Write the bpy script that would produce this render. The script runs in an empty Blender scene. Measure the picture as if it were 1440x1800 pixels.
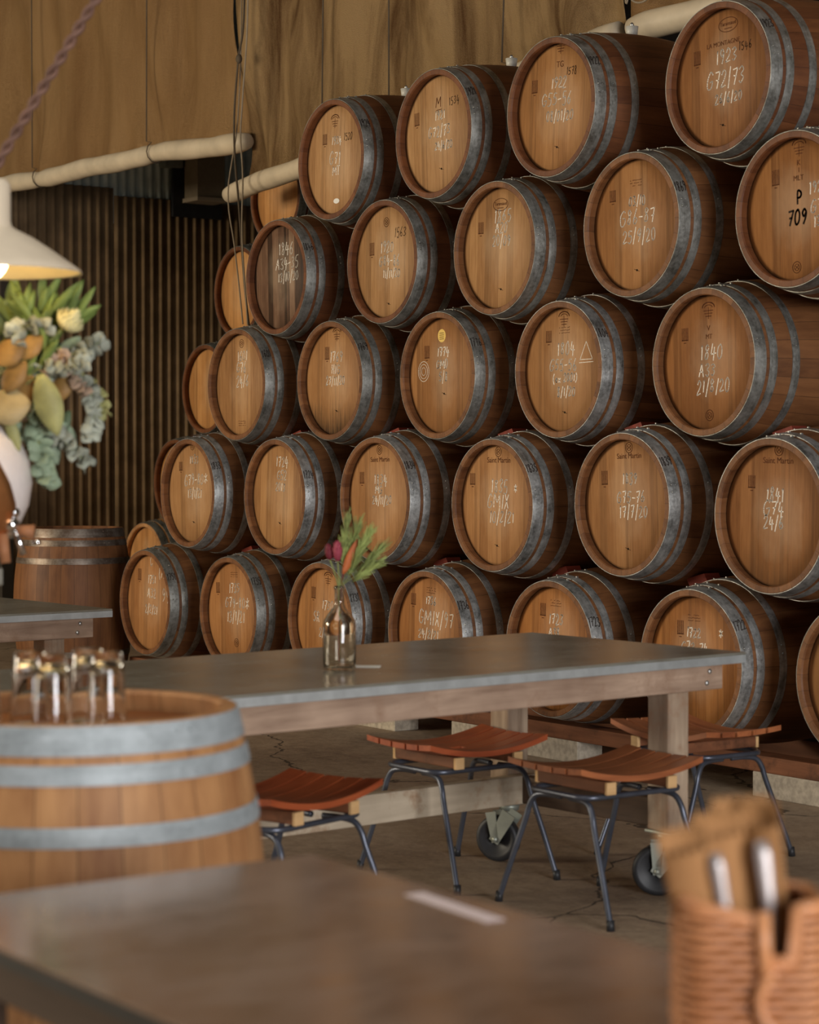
import bpy, bmesh, math, random
from mathutils import Vector, Matrix
PI = math.pi
random.seed(7)
S = bpy.context.scene
COL = S.collection

# ------------------------------------------------------------------ camera
CAM_H = 1.31
cd = bpy.data.cameras.new('camera')
cam = bpy.data.objects.new('camera', cd)
COL.objects.link(cam)
cam.location = (0, 0, CAM_H)
cam.rotation_euler = (math.radians(90 - 1.463), 0, math.radians(54.461))
cd.sensor_fit = 'VERTICAL'
cd.sensor_height = 36.0
cd.lens = 3827.3 / 1800 * 36.0
cd.clip_end = 100
cd.dof.use_dof = True
cd.dof.focus_distance = 9.8
cd.dof.aperture_fstop = 4.3
S.camera = cam

# ------------------------------------------------------------------ light and exposure
S.view_settings.view_transform = 'Standard'
S.view_settings.look = 'None'
S.view_settings.gamma = 1.0
S.view_settings.use_curve_mapping = False
S.view_settings.exposure = -0.36
w = bpy.data.worlds.new('world')
S.world = w
w.use_nodes = True
w.node_tree.nodes['Background'].inputs[0].default_value = (0.9, 0.75, 0.6, 1)
w.node_tree.nodes['Background'].inputs[1].default_value = 0.006

def area(name, loc, target, size, power, color):
    l = bpy.data.lights.new(name, 'AREA')
    l.shape = 'RECTANGLE'
    l.size, l.size_y = size
    l.energy = power
    l.color = color
    o = bpy.data.objects.new(name, l)
    COL.objects.link(o)
    o.location = loc
    d = Vector(target) - Vector(loc)
    o.rotation_euler = d.to_track_quat('-Z', 'Y').to_euler()
    return o

# daylight through the big shed door at the right hand end
area('door_daylight', (6.9, 1.2, 1.9), (-8.0, 4.0, 1.5), (3.8, 3.0), 1250, (0.97, 0.96, 0.97))
# warm daylight through the opening at the left of the front wall
area('front_daylight', (-12.6, -5.8, 2.9), (-8.5, 6.0, 2.2), (4.4, 2.6), 1180, (1.0, 0.87, 0.66))
# unseen overhead fill, added to brighten tabletops and floor
area('overhead_fill', (-3.2, 0.2, 5.3), (-3.2, 0.2, 0.0), (3.4, 3.4), 140, (1.0, 0.96, 0.88))

# ------------------------------------------------------------------ materials
MATS = {}
def newmat(name):
    m = bpy.data.materials.new(name)
    m.use_nodes = True
    nt = m.node_tree
    b = nt.nodes['Principled BSDF']
    MATS[name] = m
    return m, nt, b

def N(nt, t, **kw):
    n = nt.nodes.new(t)
    for k, v in kw.items():
        setattr(n, k, v)
    return n

def L(nt, a, b):
    nt.links.new(a, b)

def ramp(nt, stops):
    r = N(nt, 'ShaderNodeValToRGB')
    els = r.color_ramp.elements
    while len(els) < len(stops):
        els.new(0.5)
    for e, (p, c) in zip(els, stops):
        e.position = p
        e.color = (*c, 1) if len(c) == 3 else c
    return r

def math_node(nt, op, a, b=None, c=None):
    n = N(nt, 'ShaderNodeMath', operation=op)
    for i, v in enumerate((a, b, c)):
        if v is None:
            continue
        if isinstance(v, (int, float)):
            n.inputs[i].default_value = v
        else:
            L(nt, v, n.inputs[i])
    return n.outputs[0]

def mixc(nt, fac, a, b, mode='MIX'):
    n = N(nt, 'ShaderNodeMix', data_type='RGBA', blend_type=mode)
    for sock, v in ((n.inputs[0], fac), (n.inputs[6], a), (n.inputs[7], b)):
        if isinstance(v, (int, float)):
            sock.default_value = v
        elif isinstance(v, tuple):
            sock.default_value = (*v, 1) if len(v) == 3 else v
        else:
            L(nt, v, sock)
    return n.outputs[2]

def noise(nt, vec, scale, detail=4, rough=0.55, dist=0.0):
    n = N(nt, 'ShaderNodeTexNoise')
    n.inputs['Scale'].default_value = scale
    n.inputs['Detail'].default_value = detail
    n.inputs['Roughness'].default_value = rough
    n.inputs['Distortion'].default_value = dist
    if vec is not None:
        L(nt, vec, n.inputs['Vector'])
    return n.outputs['Fac']

def objcoord(nt, scale=(1, 1, 1), random_shift=True):
    tc = N(nt, 'ShaderNodeTexCoord')
    v = tc.outputs['Object']
    if random_shift:
        oi = N(nt, 'ShaderNodeObjectInfo')
        cmb = N(nt, 'ShaderNodeCombineXYZ')
        for i, k in enumerate((37.0, 53.0, 71.0)):
            L(nt, math_node(nt, 'MULTIPLY', oi.outputs['Random'], k), cmb.inputs[i])
        ad = N(nt, 'ShaderNodeVectorMath', operation='ADD')
        L(nt, v, ad.inputs[0])
        L(nt, cmb.outputs[0], ad.inputs[1])
        v = ad.outputs[0]
    mp = N(nt, 'ShaderNodeMapping')
    mp.inputs['Scale'].default_value = scale
    L(nt, v, mp.inputs['Vector'])
    return mp.outputs[0]

def bump(nt, b, h, strength, dist=0.01):
    n = N(nt, 'ShaderNodeBump')
    n.inputs['Strength'].default_value = strength
    n.inputs['Distance'].default_value = dist
    L(nt, h, n.inputs['Height'])
    L(nt, n.outputs[0], b.inputs['Normal'])

def wood(name, dark, light, grain=(30, 2, 30), rough=0.6, spec=0.3, bs=0.25, stain=None):
    m, nt, b = newmat(name)
    v = objcoord(nt, grain)
    f1 = noise(nt, v, 1.0, 6, 0.6, 0.4)
    v2 = objcoord(nt, (2.5, 2.5, 2.5))
    f2 = noise(nt, v2, 1.6, 3)
    f = math_node(nt, 'ADD', math_node(nt, 'MULTIPLY', f1, 0.6), math_node(nt, 'MULTIPLY', f2, 0.4))
    r = ramp(nt, [(0.32, dark), (0.68, light)])
    L(nt, f, r.inputs[0])
    c = r.outputs[0]
    if stain:
        s = ramp(nt, [(0.52, (0, 0, 0)), (0.7, (1, 1, 1))])
        L(nt, noise(nt, objcoord(nt, (3, 3, 3)), 2.0, 5, 0.7), s.inputs[0])
        c = mixc(nt, s.outputs[0], c, stain)
    L(nt, c, b.inputs['Base Color'])
    b.inputs['Roughness'].default_value = rough
    b.inputs['Specular IOR Level'].default_value = spec
    bump(nt, b, f1, bs, 0.004)
    return m

def plain(name, col, rough=0.5, metal=0.0, spec=0.5, var=0.0, scale=20, bs=0.0):
    m, nt, b = newmat(name)
    b.inputs['Roughness'].default_value = rough
    b.inputs['Metallic'].default_value = metal
    b.inputs['Specular IOR Level'].default_value = spec
    f = noise(nt, objcoord(nt), scale, 4)
    d = tuple(x * (1 - var) for x in col)
    l = tuple(min(1, x * (1 + var)) for x in col)
    r = ramp(nt, [(0.35, d), (0.65, l)])
    L(nt, f, r.inputs[0])
    L(nt, r.outputs[0], b.inputs['Base Color'])
    if bs:
        bump(nt, b, f, bs, 0.005)
    return m

# oak staves of a barrel: planks run round the local y axis
def mat_staves(name, dark, light, rough=0.55):
    m, nt, b = newmat(name)
    tc = N(nt, 'ShaderNodeTexCoord')
    sp = N(nt, 'ShaderNodeSeparateXYZ')
    L(nt, tc.outputs['Object'], sp.inputs[0])
    ang = math_node(nt, 'ARCTAN2', sp.outputs[0], sp.outputs[2])
    st = math_node(nt, 'MULTIPLY', ang, 28 / (2 * PI))
    idx = math_node(nt, 'FLOOR', st)
    fr = math_node(nt, 'FRACT', st)
    oi = N(nt, 'ShaderNodeObjectInfo')
    seed = math_node(nt, 'ADD', idx, math_node(nt, 'MULTIPLY', oi.outputs['Random'], 100.0))
    wn = N(nt, 'ShaderNodeTexWhiteNoise', noise_dimensions='1D')
    L(nt, seed, wn.inputs['W'])
    v = objcoord(nt, (26, 2.2, 26))
    f1 = noise(nt, v, 1.2, 6, 0.6, 0.4)
    f2 = noise(nt, objcoord(nt, (3, 3, 3)), 1.6, 4)
    f = math_node(nt, 'ADD', math_node(nt, 'MULTIPLY', f1, 0.45), math_node(nt, 'MULTIPLY', f2, 0.3))
    f = math_node(nt, 'ADD', f, math_node(nt, 'ADD', math_node(nt, 'MULTIPLY', wn.outputs[0], 0.15), 0.05))
    r = ramp(nt, [(0.3, dark), (0.72, light)])
    L(nt, f, r.inputs[0])
    e = math_node(nt, 'ABSOLUTE', math_node(nt, 'SUBTRACT', fr, 0.5))
    gap = math_node(nt, 'GREATER_THAN', e, 0.488)
    c = mixc(nt, math_node(nt, 'MULTIPLY', gap, 0.75), r.outputs[0], (0.02, 0.01, 0.005))
    L(nt, c, b.inputs['Base Color'])
    b.inputs['Roughness'].default_value = rough
    b.inputs['Specular IOR Level'].default_value = 0.3
    bump(nt, b, math_node(nt, 'SUBTRACT', f1, gap), 0.25, 0.004)
    return m

# oak head of a barrel: upright boards; object colour tints it, its alpha sets the water stain at the foot
def mat_head(name, weathered=False):
    m, nt, b = newmat(name)
    tc = N(nt, 'ShaderNodeTexCoord')
    sp = N(nt, 'ShaderNodeSeparateXYZ')
    L(nt, tc.outputs['Object'], sp.inputs[0])
    oi = N(nt, 'ShaderNodeObjectInfo')
    w1 = noise(nt, objcoord(nt, (0.001, 0.001, 0.001)), 1.0, 1)
    x = math_node(nt, 'ADD', sp.outputs[0], math_node(nt, 'MULTIPLY', oi.outputs['Random'], 0.4))
    st = math_node(nt, 'MULTIPLY', x, 13.0)
    # uneven board widths
    st = math_node(nt, 'ADD', st, math_node(nt, 'MULTIPLY', math_node(nt, 'SINE', math_node(nt, 'MULTIPLY', x, 41.0)), 0.35))
    idx = math_node(nt, 'FLOOR', st)
    fr = math_node(nt, 'FRACT', st)
    seed = math_node(nt, 'ADD', idx, math_node(nt, 'MULTIPLY', oi.outputs['Random'], 517.0))
    wn = N(nt, 'ShaderNodeTexWhiteNoise', noise_dimensions='1D')
    L(nt, seed, wn.inputs['W'])
    f1 = noise(nt, objcoord(nt, (60, 60, 3.5)), 1.5, 7, 0.65, 0.5)
    f3 = noise(nt, objcoord(nt, (190, 190, 9)), 1.0, 3, 0.5)
    f2 = noise(nt, objcoord(nt, (5, 5, 3)), 1.3, 4)
    f = math_node(nt, 'ADD', math_node(nt, 'MULTIPLY', f1, 0.34), math_node(nt, 'MULTIPLY', f2, 0.24))
    f = math_node(nt, 'ADD', f, math_node(nt, 'MULTIPLY', f3, 0.16))
    f = math_node(nt, 'ADD', f, math_node(nt, 'MULTIPLY', wn.outputs[0], 0.26 if weathered else 0.15))
    f = math_node(nt, 'ADD', f, 0.0 if weathered else 0.055)
    if weathered:
        r = ramp(nt, [(0.34, (0.055, 0.028, 0.016)), (0.5, (0.16, 0.085, 0.05)), (0.68, (0.33, 0.21, 0.13))])
    else:
        r = ramp(nt, [(0.28, (0.20, 0.095, 0.036)), (0.5, (0.38, 0.212, 0.097)), (0.72, (0.56, 0.345, 0.175))])
    L(nt, f, r.inputs[0])
    c = mixc(nt, 1.0, r.outputs[0], oi.outputs['Color'], 'MULTIPLY')
    e = math_node(nt, 'ABSOLUTE', math_node(nt, 'SUBTRACT', fr, 0.5))
    gap = math_node(nt, 'GREATER_THAN', e, 0.486)
    c = mixc(nt, math_node(nt, 'MULTIPLY', gap, 0.85 if weathered else 0.2), c, (0.03, 0.015, 0.008))
    # black water stain creeping up the foot of some heads
    z = math_node(nt, 'MULTIPLY', math_node(nt, 'ADD', sp.outputs[2], 0.10), -5.0)
    z = math_node(nt, 'ADD', z, math_node(nt, 'MULTIPLY', math_node(nt, 'SUBTRACT', f1, 0.5), 2.4))
    zc = N(nt, 'ShaderNodeClamp')
    L(nt, z, zc.inputs[0])
    s = math_node(nt, 'MULTIPLY', zc.outputs[0], oi.outputs['Alpha'])
    c = mixc(nt, s, c, (0.035, 0.022, 0.014))
    # darker ring at the edge, where head and staves meet
    rad = math_node(nt, 'SQRT', math_node(nt, 'ADD', math_node(nt, 'POWER', sp.outputs[0], 2.0), math_node(nt, 'POWER', sp.outputs[2], 2.0)))
    g = math_node(nt, 'MULTIPLY', math_node(nt, 'SUBTRACT', rad, 0.252), 90.0)
    gc = N(nt, 'ShaderNodeClamp')
    L(nt, g, gc.inputs[0])
    c = mixc(nt, math_node(nt, 'MULTIPLY', gc.outputs[0], 0.7), c, (0.05, 0.022, 0.01))
    # wiped chalk dust round the writing
    dx = math_node(nt, 'POWER', math_node(nt, 'MULTIPLY', sp.outputs[0], 6.5), 2.0)
    dz = math_node(nt, 'POWER', math_node(nt, 'MULTIPLY', math_node(nt, 'SUBTRACT', sp.outputs[2], 0.02), 5.0), 2.0)
    dd = math_node(nt, 'SUBTRACT', math_node(nt, 'MULTIPLY', f2, 2.4), math_node(nt, 'ADD', math_node(nt, 'ADD', dx, dz), 0.35))
    dc = N(nt, 'ShaderNodeClamp')
    L(nt, dd, dc.inputs[0])
    c = mixc(nt, math_node(nt, 'MULTIPLY', dc.outputs[0], 0.2), c, (0.60, 0.47, 0.32))
    L(nt, c, b.inputs['Base Color'])
    b.inputs['Roughness'].default_value = 0.6
    b.inputs['Specular IOR Level'].default_value = 0.25
    bump(nt, b, math_node(nt, 'SUBTRACT', f1, gap), 0.18, 0.003)
    return m

# galvanised hoop steel, mottled and dirty
def mat_hoop(name, base, dirt, rough=0.42, amount=0.5):
    m, nt, b = newmat(name)
    f = noise(nt, objcoord(nt, (9, 9, 9)), 1.6, 6, 0.65)
    f2 = noise(nt, objcoord(nt, (60, 60, 60)), 1.3, 5, 0.7)
    f3 = noise(nt, objcoord(nt, (3, 40, 3)), 2.0, 5, 0.7, 0.6)
    r = ramp(nt, [(0.5 - 0.12, dirt), (0.5 + 0.16, base)])
    L(nt, math_node(nt, 'ADD', math_node(nt, 'MULTIPLY', f, 0.5), math_node(nt, 'ADD', math_node(nt, 'MULTIPLY', f2, 0.25), math_node(nt, 'MULTIPLY', f3, 0.25))), r.inputs[0])
    L(nt, r.outputs[0], b.inputs['Base Color'])
    b.inputs['Metallic'].default_value = 0.65
    rr = math_node(nt, 'ADD', math_node(nt, 'MULTIPLY', f2, 0.3), rough - 0.12)
    L(nt, rr, b.inputs['Roughness'])
    bump(nt, b, f2, 0.2, 0.003)
    return m

M_stave = mat_staves('oak_staves', (0.075, 0.026, 0.010), (0.27, 0.115, 0.042))
M_stave_pale = mat_staves('pale_oak_staves', (0.24, 0.095, 0.035), (0.60, 0.32, 0.135))
M_stave_red = mat_staves('red_oak_staves', (0.065, 0.020, 0.008), (0.22, 0.080, 0.028))
M_head = mat_head('oak_head')
M_head_w = mat_head('weathered_head', True)
M_hoop = mat_hoop('galvanised_hoop', (0.46, 0.46, 0.43), (0.10, 0.095, 0.078))
M_hoop_blue = mat_hoop('scratched_hoop', (0.68, 0.69, 0.68), (0.13, 0.13, 0.12), 0.38)
M_hoop_rust = mat_hoop('rusty_hoop', (0.28, 0.24, 0.20), (0.09, 0.055, 0.035))
M_hoop_new = mat_hoop('bright_hoop', (0.50, 0.55, 0.57), (0.26, 0.29, 0.30), 0.55)
M_hoop_new.node_tree.nodes['Principled BSDF'].inputs['Metallic'].default_value = 0.25
M_chalk = plain('chalk', (0.80, 0.74, 0.64), 0.95, 0, 0.1, 0.2, 120)
M_ink = plain('black_ink', (0.03, 0.02, 0.015), 0.8, 0, 0.1, 0.2, 50)
M_brand = plain('burnt_brand', (0.10, 0.035, 0.015), 0.8, 0, 0.1, 0.4, 90)
M_bung = plain('silicone_bung', (0.62, 0.60, 0.54), 0.4, 0, 0.5, 0.05)
M_wedge = wood('red_wedge', (0.12, 0.02, 0.012), (0.30, 0.05, 0.03))
M_beam = wood('jarrah_beam', (0.10, 0.035, 0.015), (0.26, 0.10, 0.045), (2, 30, 30), stain=(0.06, 0.025, 0.012))
M_concrete = plain('concrete_block', (0.42, 0.36, 0.28), 0.9, 0, 0.2, 0.2, 40, 0.2)
M_grey_wood = wood('weathered_timber', (0.17, 0.10, 0.065), (0.56, 0.40, 0.29), (22, 1.8, 22), 0.75, 0.2, 0.4, stain=(0.28, 0.17, 0.11))
M_grey_post = wood('weathered_post', (0.16, 0.10, 0.065), (0.50, 0.38, 0.27), (24, 24, 2.0), 0.75, 0.2, 0.4, stain=(0.30, 0.17, 0.10))
M_board = wood('pale_board', (0.34, 0.27, 0.19), (0.60, 0.50, 0.37), (20, 1.5, 20), 0.75, 0.2, 0.4, stain=(0.30, 0.17, 0.09))
M_slat = wood('red_slat', (0.20, 0.034, 0.012), (0.44, 0.105, 0.034), (26, 1.8, 26), 0.38, 0.5, 0.1)
M_slat_b = wood('brown_slat', (0.18, 0.048, 0.018), (0.46, 0.155, 0.055), (26, 1.8, 26), 0.42, 0.45, 0.1)
M_block = wood('pale_block', (0.50, 0.30, 0.13), (0.72, 0.46, 0.22))
M_tube = plain('grey_tube', (0.10, 0.11, 0.14), 0.35, 0.6, 0.5, 0.15, 12)
M_rubber = plain('black_rubber', (0.02, 0.02, 0.022), 0.5, 0, 0.4, 0.2)
M_caster = plain('zinc_bracket', (0.33, 0.35, 0.30), 0.45, 0.5, 0.5, 0.15, 15)
M_bolt = plain('bolt_steel', (0.6, 0.6, 0.58), 0.35, 0.9)

def mat_zinc(name, base, brown, rough=0.3):
    m, nt, b = newmat(name)
    f = noise(nt, objcoord(nt, (1.5, 1.0, 1.5)), 1.6, 5, 0.6)
    f2 = noise(nt, objcoord(nt, (12, 5, 12)), 1.6, 6, 0.7, 0.5)
    r = ramp(nt, [(0.36, brown), (0.62, base)])
    L(nt, math_node(nt, 'ADD', math_node(nt, 'MULTIPLY', f, 0.6), math_node(nt, 'MULTIPLY', f2, 0.4)), r.inputs[0])
    L(nt, r.outputs[0], b.inputs['Base Color'])
    b.inputs['Metallic'].default_value = 0.55
    rr = math_node(nt, 'ADD', math_node(nt, 'MULTIPLY', f2, 0.2), rough - 0.1)
    L(nt, rr, b.inputs['Roughness'])
    bump(nt, b, f2, 0.05, 0.003)
    return m
M_zinc = mat_zinc('zinc_sheet', (0.46, 0.46, 0.40), (0.30, 0.27, 0.21), 0.24)
M_zinc_brown = mat_zinc('worn_zinc_sheet', (0.48, 0.37, 0.31), (0.28, 0.18, 0.12), 0.15)
M_zinc_edge = plain('zinc_edge', (0.55, 0.58, 0.58), 0.45, 0.6, 0.5, 0.1, 20)
M_dark_wood = wood('dark_apron', (0.05, 0.03, 0.02), (0.11, 0.065, 0.04), (3, 30, 30))

# ------------------------------------------------------------------ mesh helpers
class MB:
    def __init__(s):
        s.v = []; s.f = []; s.sm = []
    def add(s, vs, fs, smooth=False):
        o = len(s.v)
        s.v += [tuple(v) for v in vs]
        s.f += [tuple(i + o for i in f) for f in fs]
        s.sm += [smooth] * len(fs)
        return s
    def box(s, c, d, rot=None, bevel=0.0):
        hx, hy, hz = d[0] / 2, d[1] / 2, d[2] / 2
        if bevel <= 0:
            vs = [Vector((x * hx, y * hy, z * hz)) for x in (-1, 1) for y in (-1, 1) for z in (-1, 1)]
            fs = [(0, 1, 3, 2), (4, 6, 7, 5), (0, 4, 5, 1), (2, 3, 7, 6), (0, 2, 6, 4), (1, 5, 7, 3)]
        else:
            bm = bmesh.new()
            bmesh.ops.create_cube(bm, size=1.0)
            for v in bm.verts:
                v.co = Vector((v.co.x * d[0], v.co.y * d[1], v.co.z * d[2]))
            bmesh.ops.bevel(bm, geom=bm.edges[:], offset=bevel, segments=2, affect='EDGES', profile=0.5)
            bm.verts.index_update()
            vs = [v.co.copy() for v in bm.verts]
            fs = [tuple(v.index for v in f.verts) for f in bm.faces]
            bm.free()
        if rot is not None:
            vs = [rot @ v for v in vs]
        vs = [v + Vector(c) for v in vs]
        return s.add(vs, fs)
    # revolve profile [(r, h)] round axis: 'y' or 'z'
    def rev(s, prof, n=48, axis='z', c=(0, 0, 0), smooth=True, closed=False):
        vs = []; fs = []
        for r, h in prof:
            for k in range(n):
                a = 2 * PI * k / n
                if axis == 'z':
                    p = (r * math.cos(a), r * math.sin(a), h)
                elif axis == 'y':
                    p = (r * math.sin(a), h, r * math.cos(a))
                else:
                    p = (h, r * math.cos(a), r * math.sin(a))
                vs.append(Vector(p) + Vector(c))
        m = len(prof)
        for i in range(m if closed else m - 1):
            j = (i + 1) % m
            for k in range(n):
                l = (k + 1) % n
                if axis == 'z':
                    fs.append((i * n + k, i * n + l, j * n + l, j * n + k))
                elif axis == 'y':
                    fs.append((i * n + k, i * n + l, j * n + l, j * n + k))
                else:
                    fs.append((i * n + k, i * n + l, j * n + l, j * n + k))
        return s.add(vs, fs, smooth)
    # tube along a list of points; radius constant or per point
    def tube(s, pts, r, n=10, caps=True, closed=False):
        pts = [Vector(p) for p in pts]
        rs = r if isinstance(r, (list, tuple)) else [r] * len(pts)
        m = len(pts)
        up = None
        vs = []
        for i, p in enumerate(pts):
            if closed:
                t = pts[(i + 1) % m] - pts[i - 1]
            else:
                t = pts[min(i + 1, m - 1)] - pts[max(i - 1, 0)]
            if t.length < 1e-9:
                t = Vector((0, 0, 1))
            t.normalize()
            if up is None:
                up = t.orthogonal().normalized()
            up = (up - t * up.dot(t))
            if up.length < 1e-6:
                up = t.orthogonal()
            up.normalize()
            w_ = t.cross(up)
            for k in range(n):
                a = 2 * PI * k / n
                vs.append(p + (up * math.cos(a) + w_ * math.sin(a)) * rs[i])
        fs = []
        for i in range(m if closed else m - 1):
            j = (i + 1) % m
            for k in range(n):
                l = (k + 1) % n
                fs.append((i * n + k, i * n + l, j * n + l, j * n + k))
        if caps and not closed:
            fs.append(tuple(range(n - 1, -1, -1)))
            fs.append(tuple((m - 1) * n + k for k in range(n)))
        return s.add(vs, fs, True)
    def ball(s, c, r, seg=12, sc=(1, 1, 1), rot=None):
        prof = []
        vs = []; fs = []
        rings = max(6, seg // 2)
        for i in range(rings + 1):
            t = PI * i / rings
            for k in range(seg):
                a = 2 * PI * k / seg
                v = Vector((r * sc[0] * math.sin(t) * math.cos(a), r * sc[1] * math.sin(t) * math.sin(a), r * sc[2] * math.cos(t)))
                if rot is not None:
                    v = rot @ v
                vs.append(v + Vector(c))
        for i in range(rings):
            for k in range(seg):
                l = (k + 1) % seg
                fs.append((i * seg + k, (i + 1) * seg + k, (i + 1) * seg + l, i * seg + l))
        return s.add(vs, fs, True)
    def mesh(s, name, mat=None):
        me = bpy.data.meshes.new(name)
        me.from_pydata(s.v, [], s.f)
        me.polygons.foreach_set('use_smooth', s.sm)
        me.validate()
        bm = bmesh.new(); bm.from_mesh(me)
        bmesh.ops.recalc_face_normals(bm, faces=bm.faces)
        bm.to_mesh(me); bm.free()
        if mat:
            me.materials.append(mat)
        me.update()
        return me

def link(name, me, parent=None, loc=(0, 0, 0), rot=(0, 0, 0), label=None, color=None):
    o = bpy.data.objects.new(name, me)
    COL.objects.link(o)
    o.location = loc
    o.rotation_euler = rot
    if parent:
        o.parent = parent
    if label:
        o['label'] = label
    if color:
        o.color = color
    return o

def obj(name, mb, mat, parent=None, loc=(0, 0, 0), rot=(0, 0, 0), label=None, color=None, sharp=None):
    me = mb.mesh(name, mat)
    if sharp is not None:
        try:
            me.set_sharp_from_angle(angle=math.radians(sharp))
        except Exception:
            pass
    return link(name, me, parent, loc, rot, label, color)

def tag(o, label, cat, group=None):
    o['label'] = label
    o['category'] = cat
    if group:
        o['group'] = group
    return o

def thing(name, label, cat, loc=(0, 0, 0), rz=0.0, group=None):
    o = bpy.data.objects.new(name, None)
    o.empty_display_size = 0.1
    COL.objects.link(o)
    o.location = loc
    o.rotation_euler = (0, 0, rz)
    return tag(o, label, cat, group)

def struct(name, mb, mat, loc=(0, 0, 0)):
    o = obj(name, mb, mat, None, loc)
    o['kind'] = 'structure'
    return o

def bez(pts, n=8):
    # smooth path through points (Catmull-Rom)
    P = [Vector(p) for p in pts]
    out = []
    for i in range(len(P) - 1):
        p0 = P[max(i - 1, 0)]; p1 = P[i]; p2 = P[i + 1]; p3 = P[min(i + 2, len(P) - 1)]
        for k in range(n):
            t = k / n
            out.append(0.5 * ((2 * p1) + (-p0 + p2) * t + (2 * p0 - 5 * p1 + 4 * p2 - p3) * t * t + (-p0 + 3 * p1 - 3 * p2 + p3) * t ** 3))
    out.append(P[-1])
    return out

# ------------------------------------------------------------------ the shed
# floor: worn brown concrete with cracks and pits
m, nt, b = newmat('shed_floor')
v = objcoord(nt, (1, 1, 1), False)
f1 = noise(nt, v, 1.3, 6, 0.6)
f2 = noise(nt, v, 14, 8, 0.75)
f3 = noise(nt, v, 60, 4, 0.8)
r = ramp(nt, [(0.36, (0.15, 0.10, 0.065)), (0.5, (0.31, 0.225, 0.15)), (0.66, (0.46, 0.35, 0.24))])
L(nt, math_node(nt, 'ADD', math_node(nt, 'MULTIPLY', f1, 0.4), math_node(nt, 'ADD', math_node(nt, 'MULTIPLY', f2, 0.4), math_node(nt, 'MULTIPLY', f3, 0.2))), r.inputs[0])
vo = N(nt, 'ShaderNodeTexVoronoi', feature='DISTANCE_TO_EDGE')
vo.inputs['Scale'].default_value = 0.55
dv = N(nt, 'ShaderNodeVectorMath', operation='ADD')
nz = N(nt, 'ShaderNodeTexNoise'); nz.inputs['Scale'].default_value = 2.2; nz.inputs['Detail'].default_value = 6
L(nt, v, nz.inputs['Vector'])
sc_ = N(nt, 'ShaderNodeVectorMath', operation='SCALE'); sc_.inputs['Scale'].default_value = 0.5
L(nt, nz.outputs['Color'], sc_.inputs[0]); L(nt, v, dv.inputs[0]); L(nt, sc_.outputs[0], dv.inputs[1])
L(nt, dv.outputs[0], vo.inputs['Vector'])
cr = math_node(nt, 'LESS_THAN', vo.outputs['Distance'], 0.003)
pit = math_node(nt, 'GREATER_THAN', f2, 0.66)
c = mixc(nt, math_node(nt, 'MULTIPLY', cr, 0.85), r.outputs[0], (0.03, 0.02, 0.012))
c = mixc(nt, math_node(nt, 'MULTIPLY', pit, 0.6), c, (0.06, 0.04, 0.025))
L(nt, c, b.inputs['Base Color'])
b.inputs['Roughness'].default_value = 0.75
bump(nt, b, math_node(nt, 'SUBTRACT', f2, cr), 0.5, 0.01)
M_floor = MATS['shed_floor']

X0, X1, Y0, Y1, ZC = -15.0, 7.0, -6.0, 9.2, 5.4
fl = MB().box(((X0 + X1) / 2, (Y0 + Y1) / 2, -0.05), (X1 - X0 + 1, Y1 - Y0 + 1, 0.1))
struct('floor', fl, M_floor)
M_shed = plain('dark_sheeting', (0.055, 0.045, 0.035), 0.8, 0, 0.2, 0.2, 3)
struct('ceiling', MB().box(((X0 + X1) / 2, (Y0 + Y1) / 2, ZC + 0.05), (X1 - X0 + 1, Y1 - Y0 + 1, 0.1)), M_shed)
struct('wall_back', MB().box(((X0 + X1) / 2, Y1 + 0.05, ZC / 2), (X1 - X0 + 0.2, 0.1, ZC)), M_shed)
# front wall with a long high opening
wf = MB()
wf.box(((X0 + X1) / 2, Y0 - 0.05, 0.75), (X1 - X0, 0.1, 1.5))
wf.box(((X0 + X1) / 2, Y0 - 0.05, (4.3 + ZC) / 2), (X1 - X0, 0.1, ZC - 4.3))
wf.box((X0 + 0.05, Y0 - 0.05, 2.9), (0.1, 0.1, 2.8))
wf.box(((X1 - 10.3) / 2, Y0 - 0.05, 2.9), (X1 + 10.3, 0.1, 2.8))
struct('wall_front', wf, M_shed)
# right wall with the big door opening
wr = MB()
wr.box((X1 + 0.05, (Y0 - 0.8) / 2, ZC / 2), (0.1, -0.8 - Y0, ZC))
wr.box((X1 + 0.05, (Y1 + 3.2) / 2, ZC / 2), (0.1, Y1 - 3.2, ZC))
wr.box((X1 + 0.05, 1.2, (3.6 + ZC) / 2), (0.1, 4.0, ZC - 3.6))
struct('wall_right', wr, M_shed)

# left wall: corrugated iron, brown sheets below a galvanised strip
def corrugated(x, y0, y1, zlo, zhi, amp=0.011, pitch=0.0762):
    mb = MB()
    n = int((y1 - y0) / pitch * 10)
    vs = []; fs = []
    for i in range(n + 1):
        y = y0 + (y1 - y0) * i / n
        dx = amp * math.cos(2 * PI * y / pitch)
        zl = zlo(y) if callable(zlo) else zlo
        zh = zhi(y) if callable(zhi) else zhi
        vs += [(x + dx, y, zl), (x + dx, y, zh), (x + dx - 0.004, y, zl), (x + dx - 0.004, y, zh)]
    for i in range(n):
        a = 4 * i; c_ = 4 * (i + 1)
        fs += [(a, c_, c_ + 1, a + 1), (a + 2, a + 3, c_ + 3, c_ + 2), (a + 1, c_ + 1, c_ + 3, a + 3), (a, a + 2, c_ + 2, c_)]
    return mb.add(vs, fs, True)
M_corr = plain('brown_corrugated', (0.36, 0.235, 0.125), 0.55, 0.15, 0.4, 0.2, 6)
M_galv = plain('galvanised_corrugated', (0.60, 0.70, 0.68), 0.5, 0.3, 0.4, 0.15, 6)
mb = MB()
mb = corrugated(X0 + 0.03, Y0, 7.9, 0.0, 3.37)
struct('wall_left', mb, M_corr)
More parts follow.
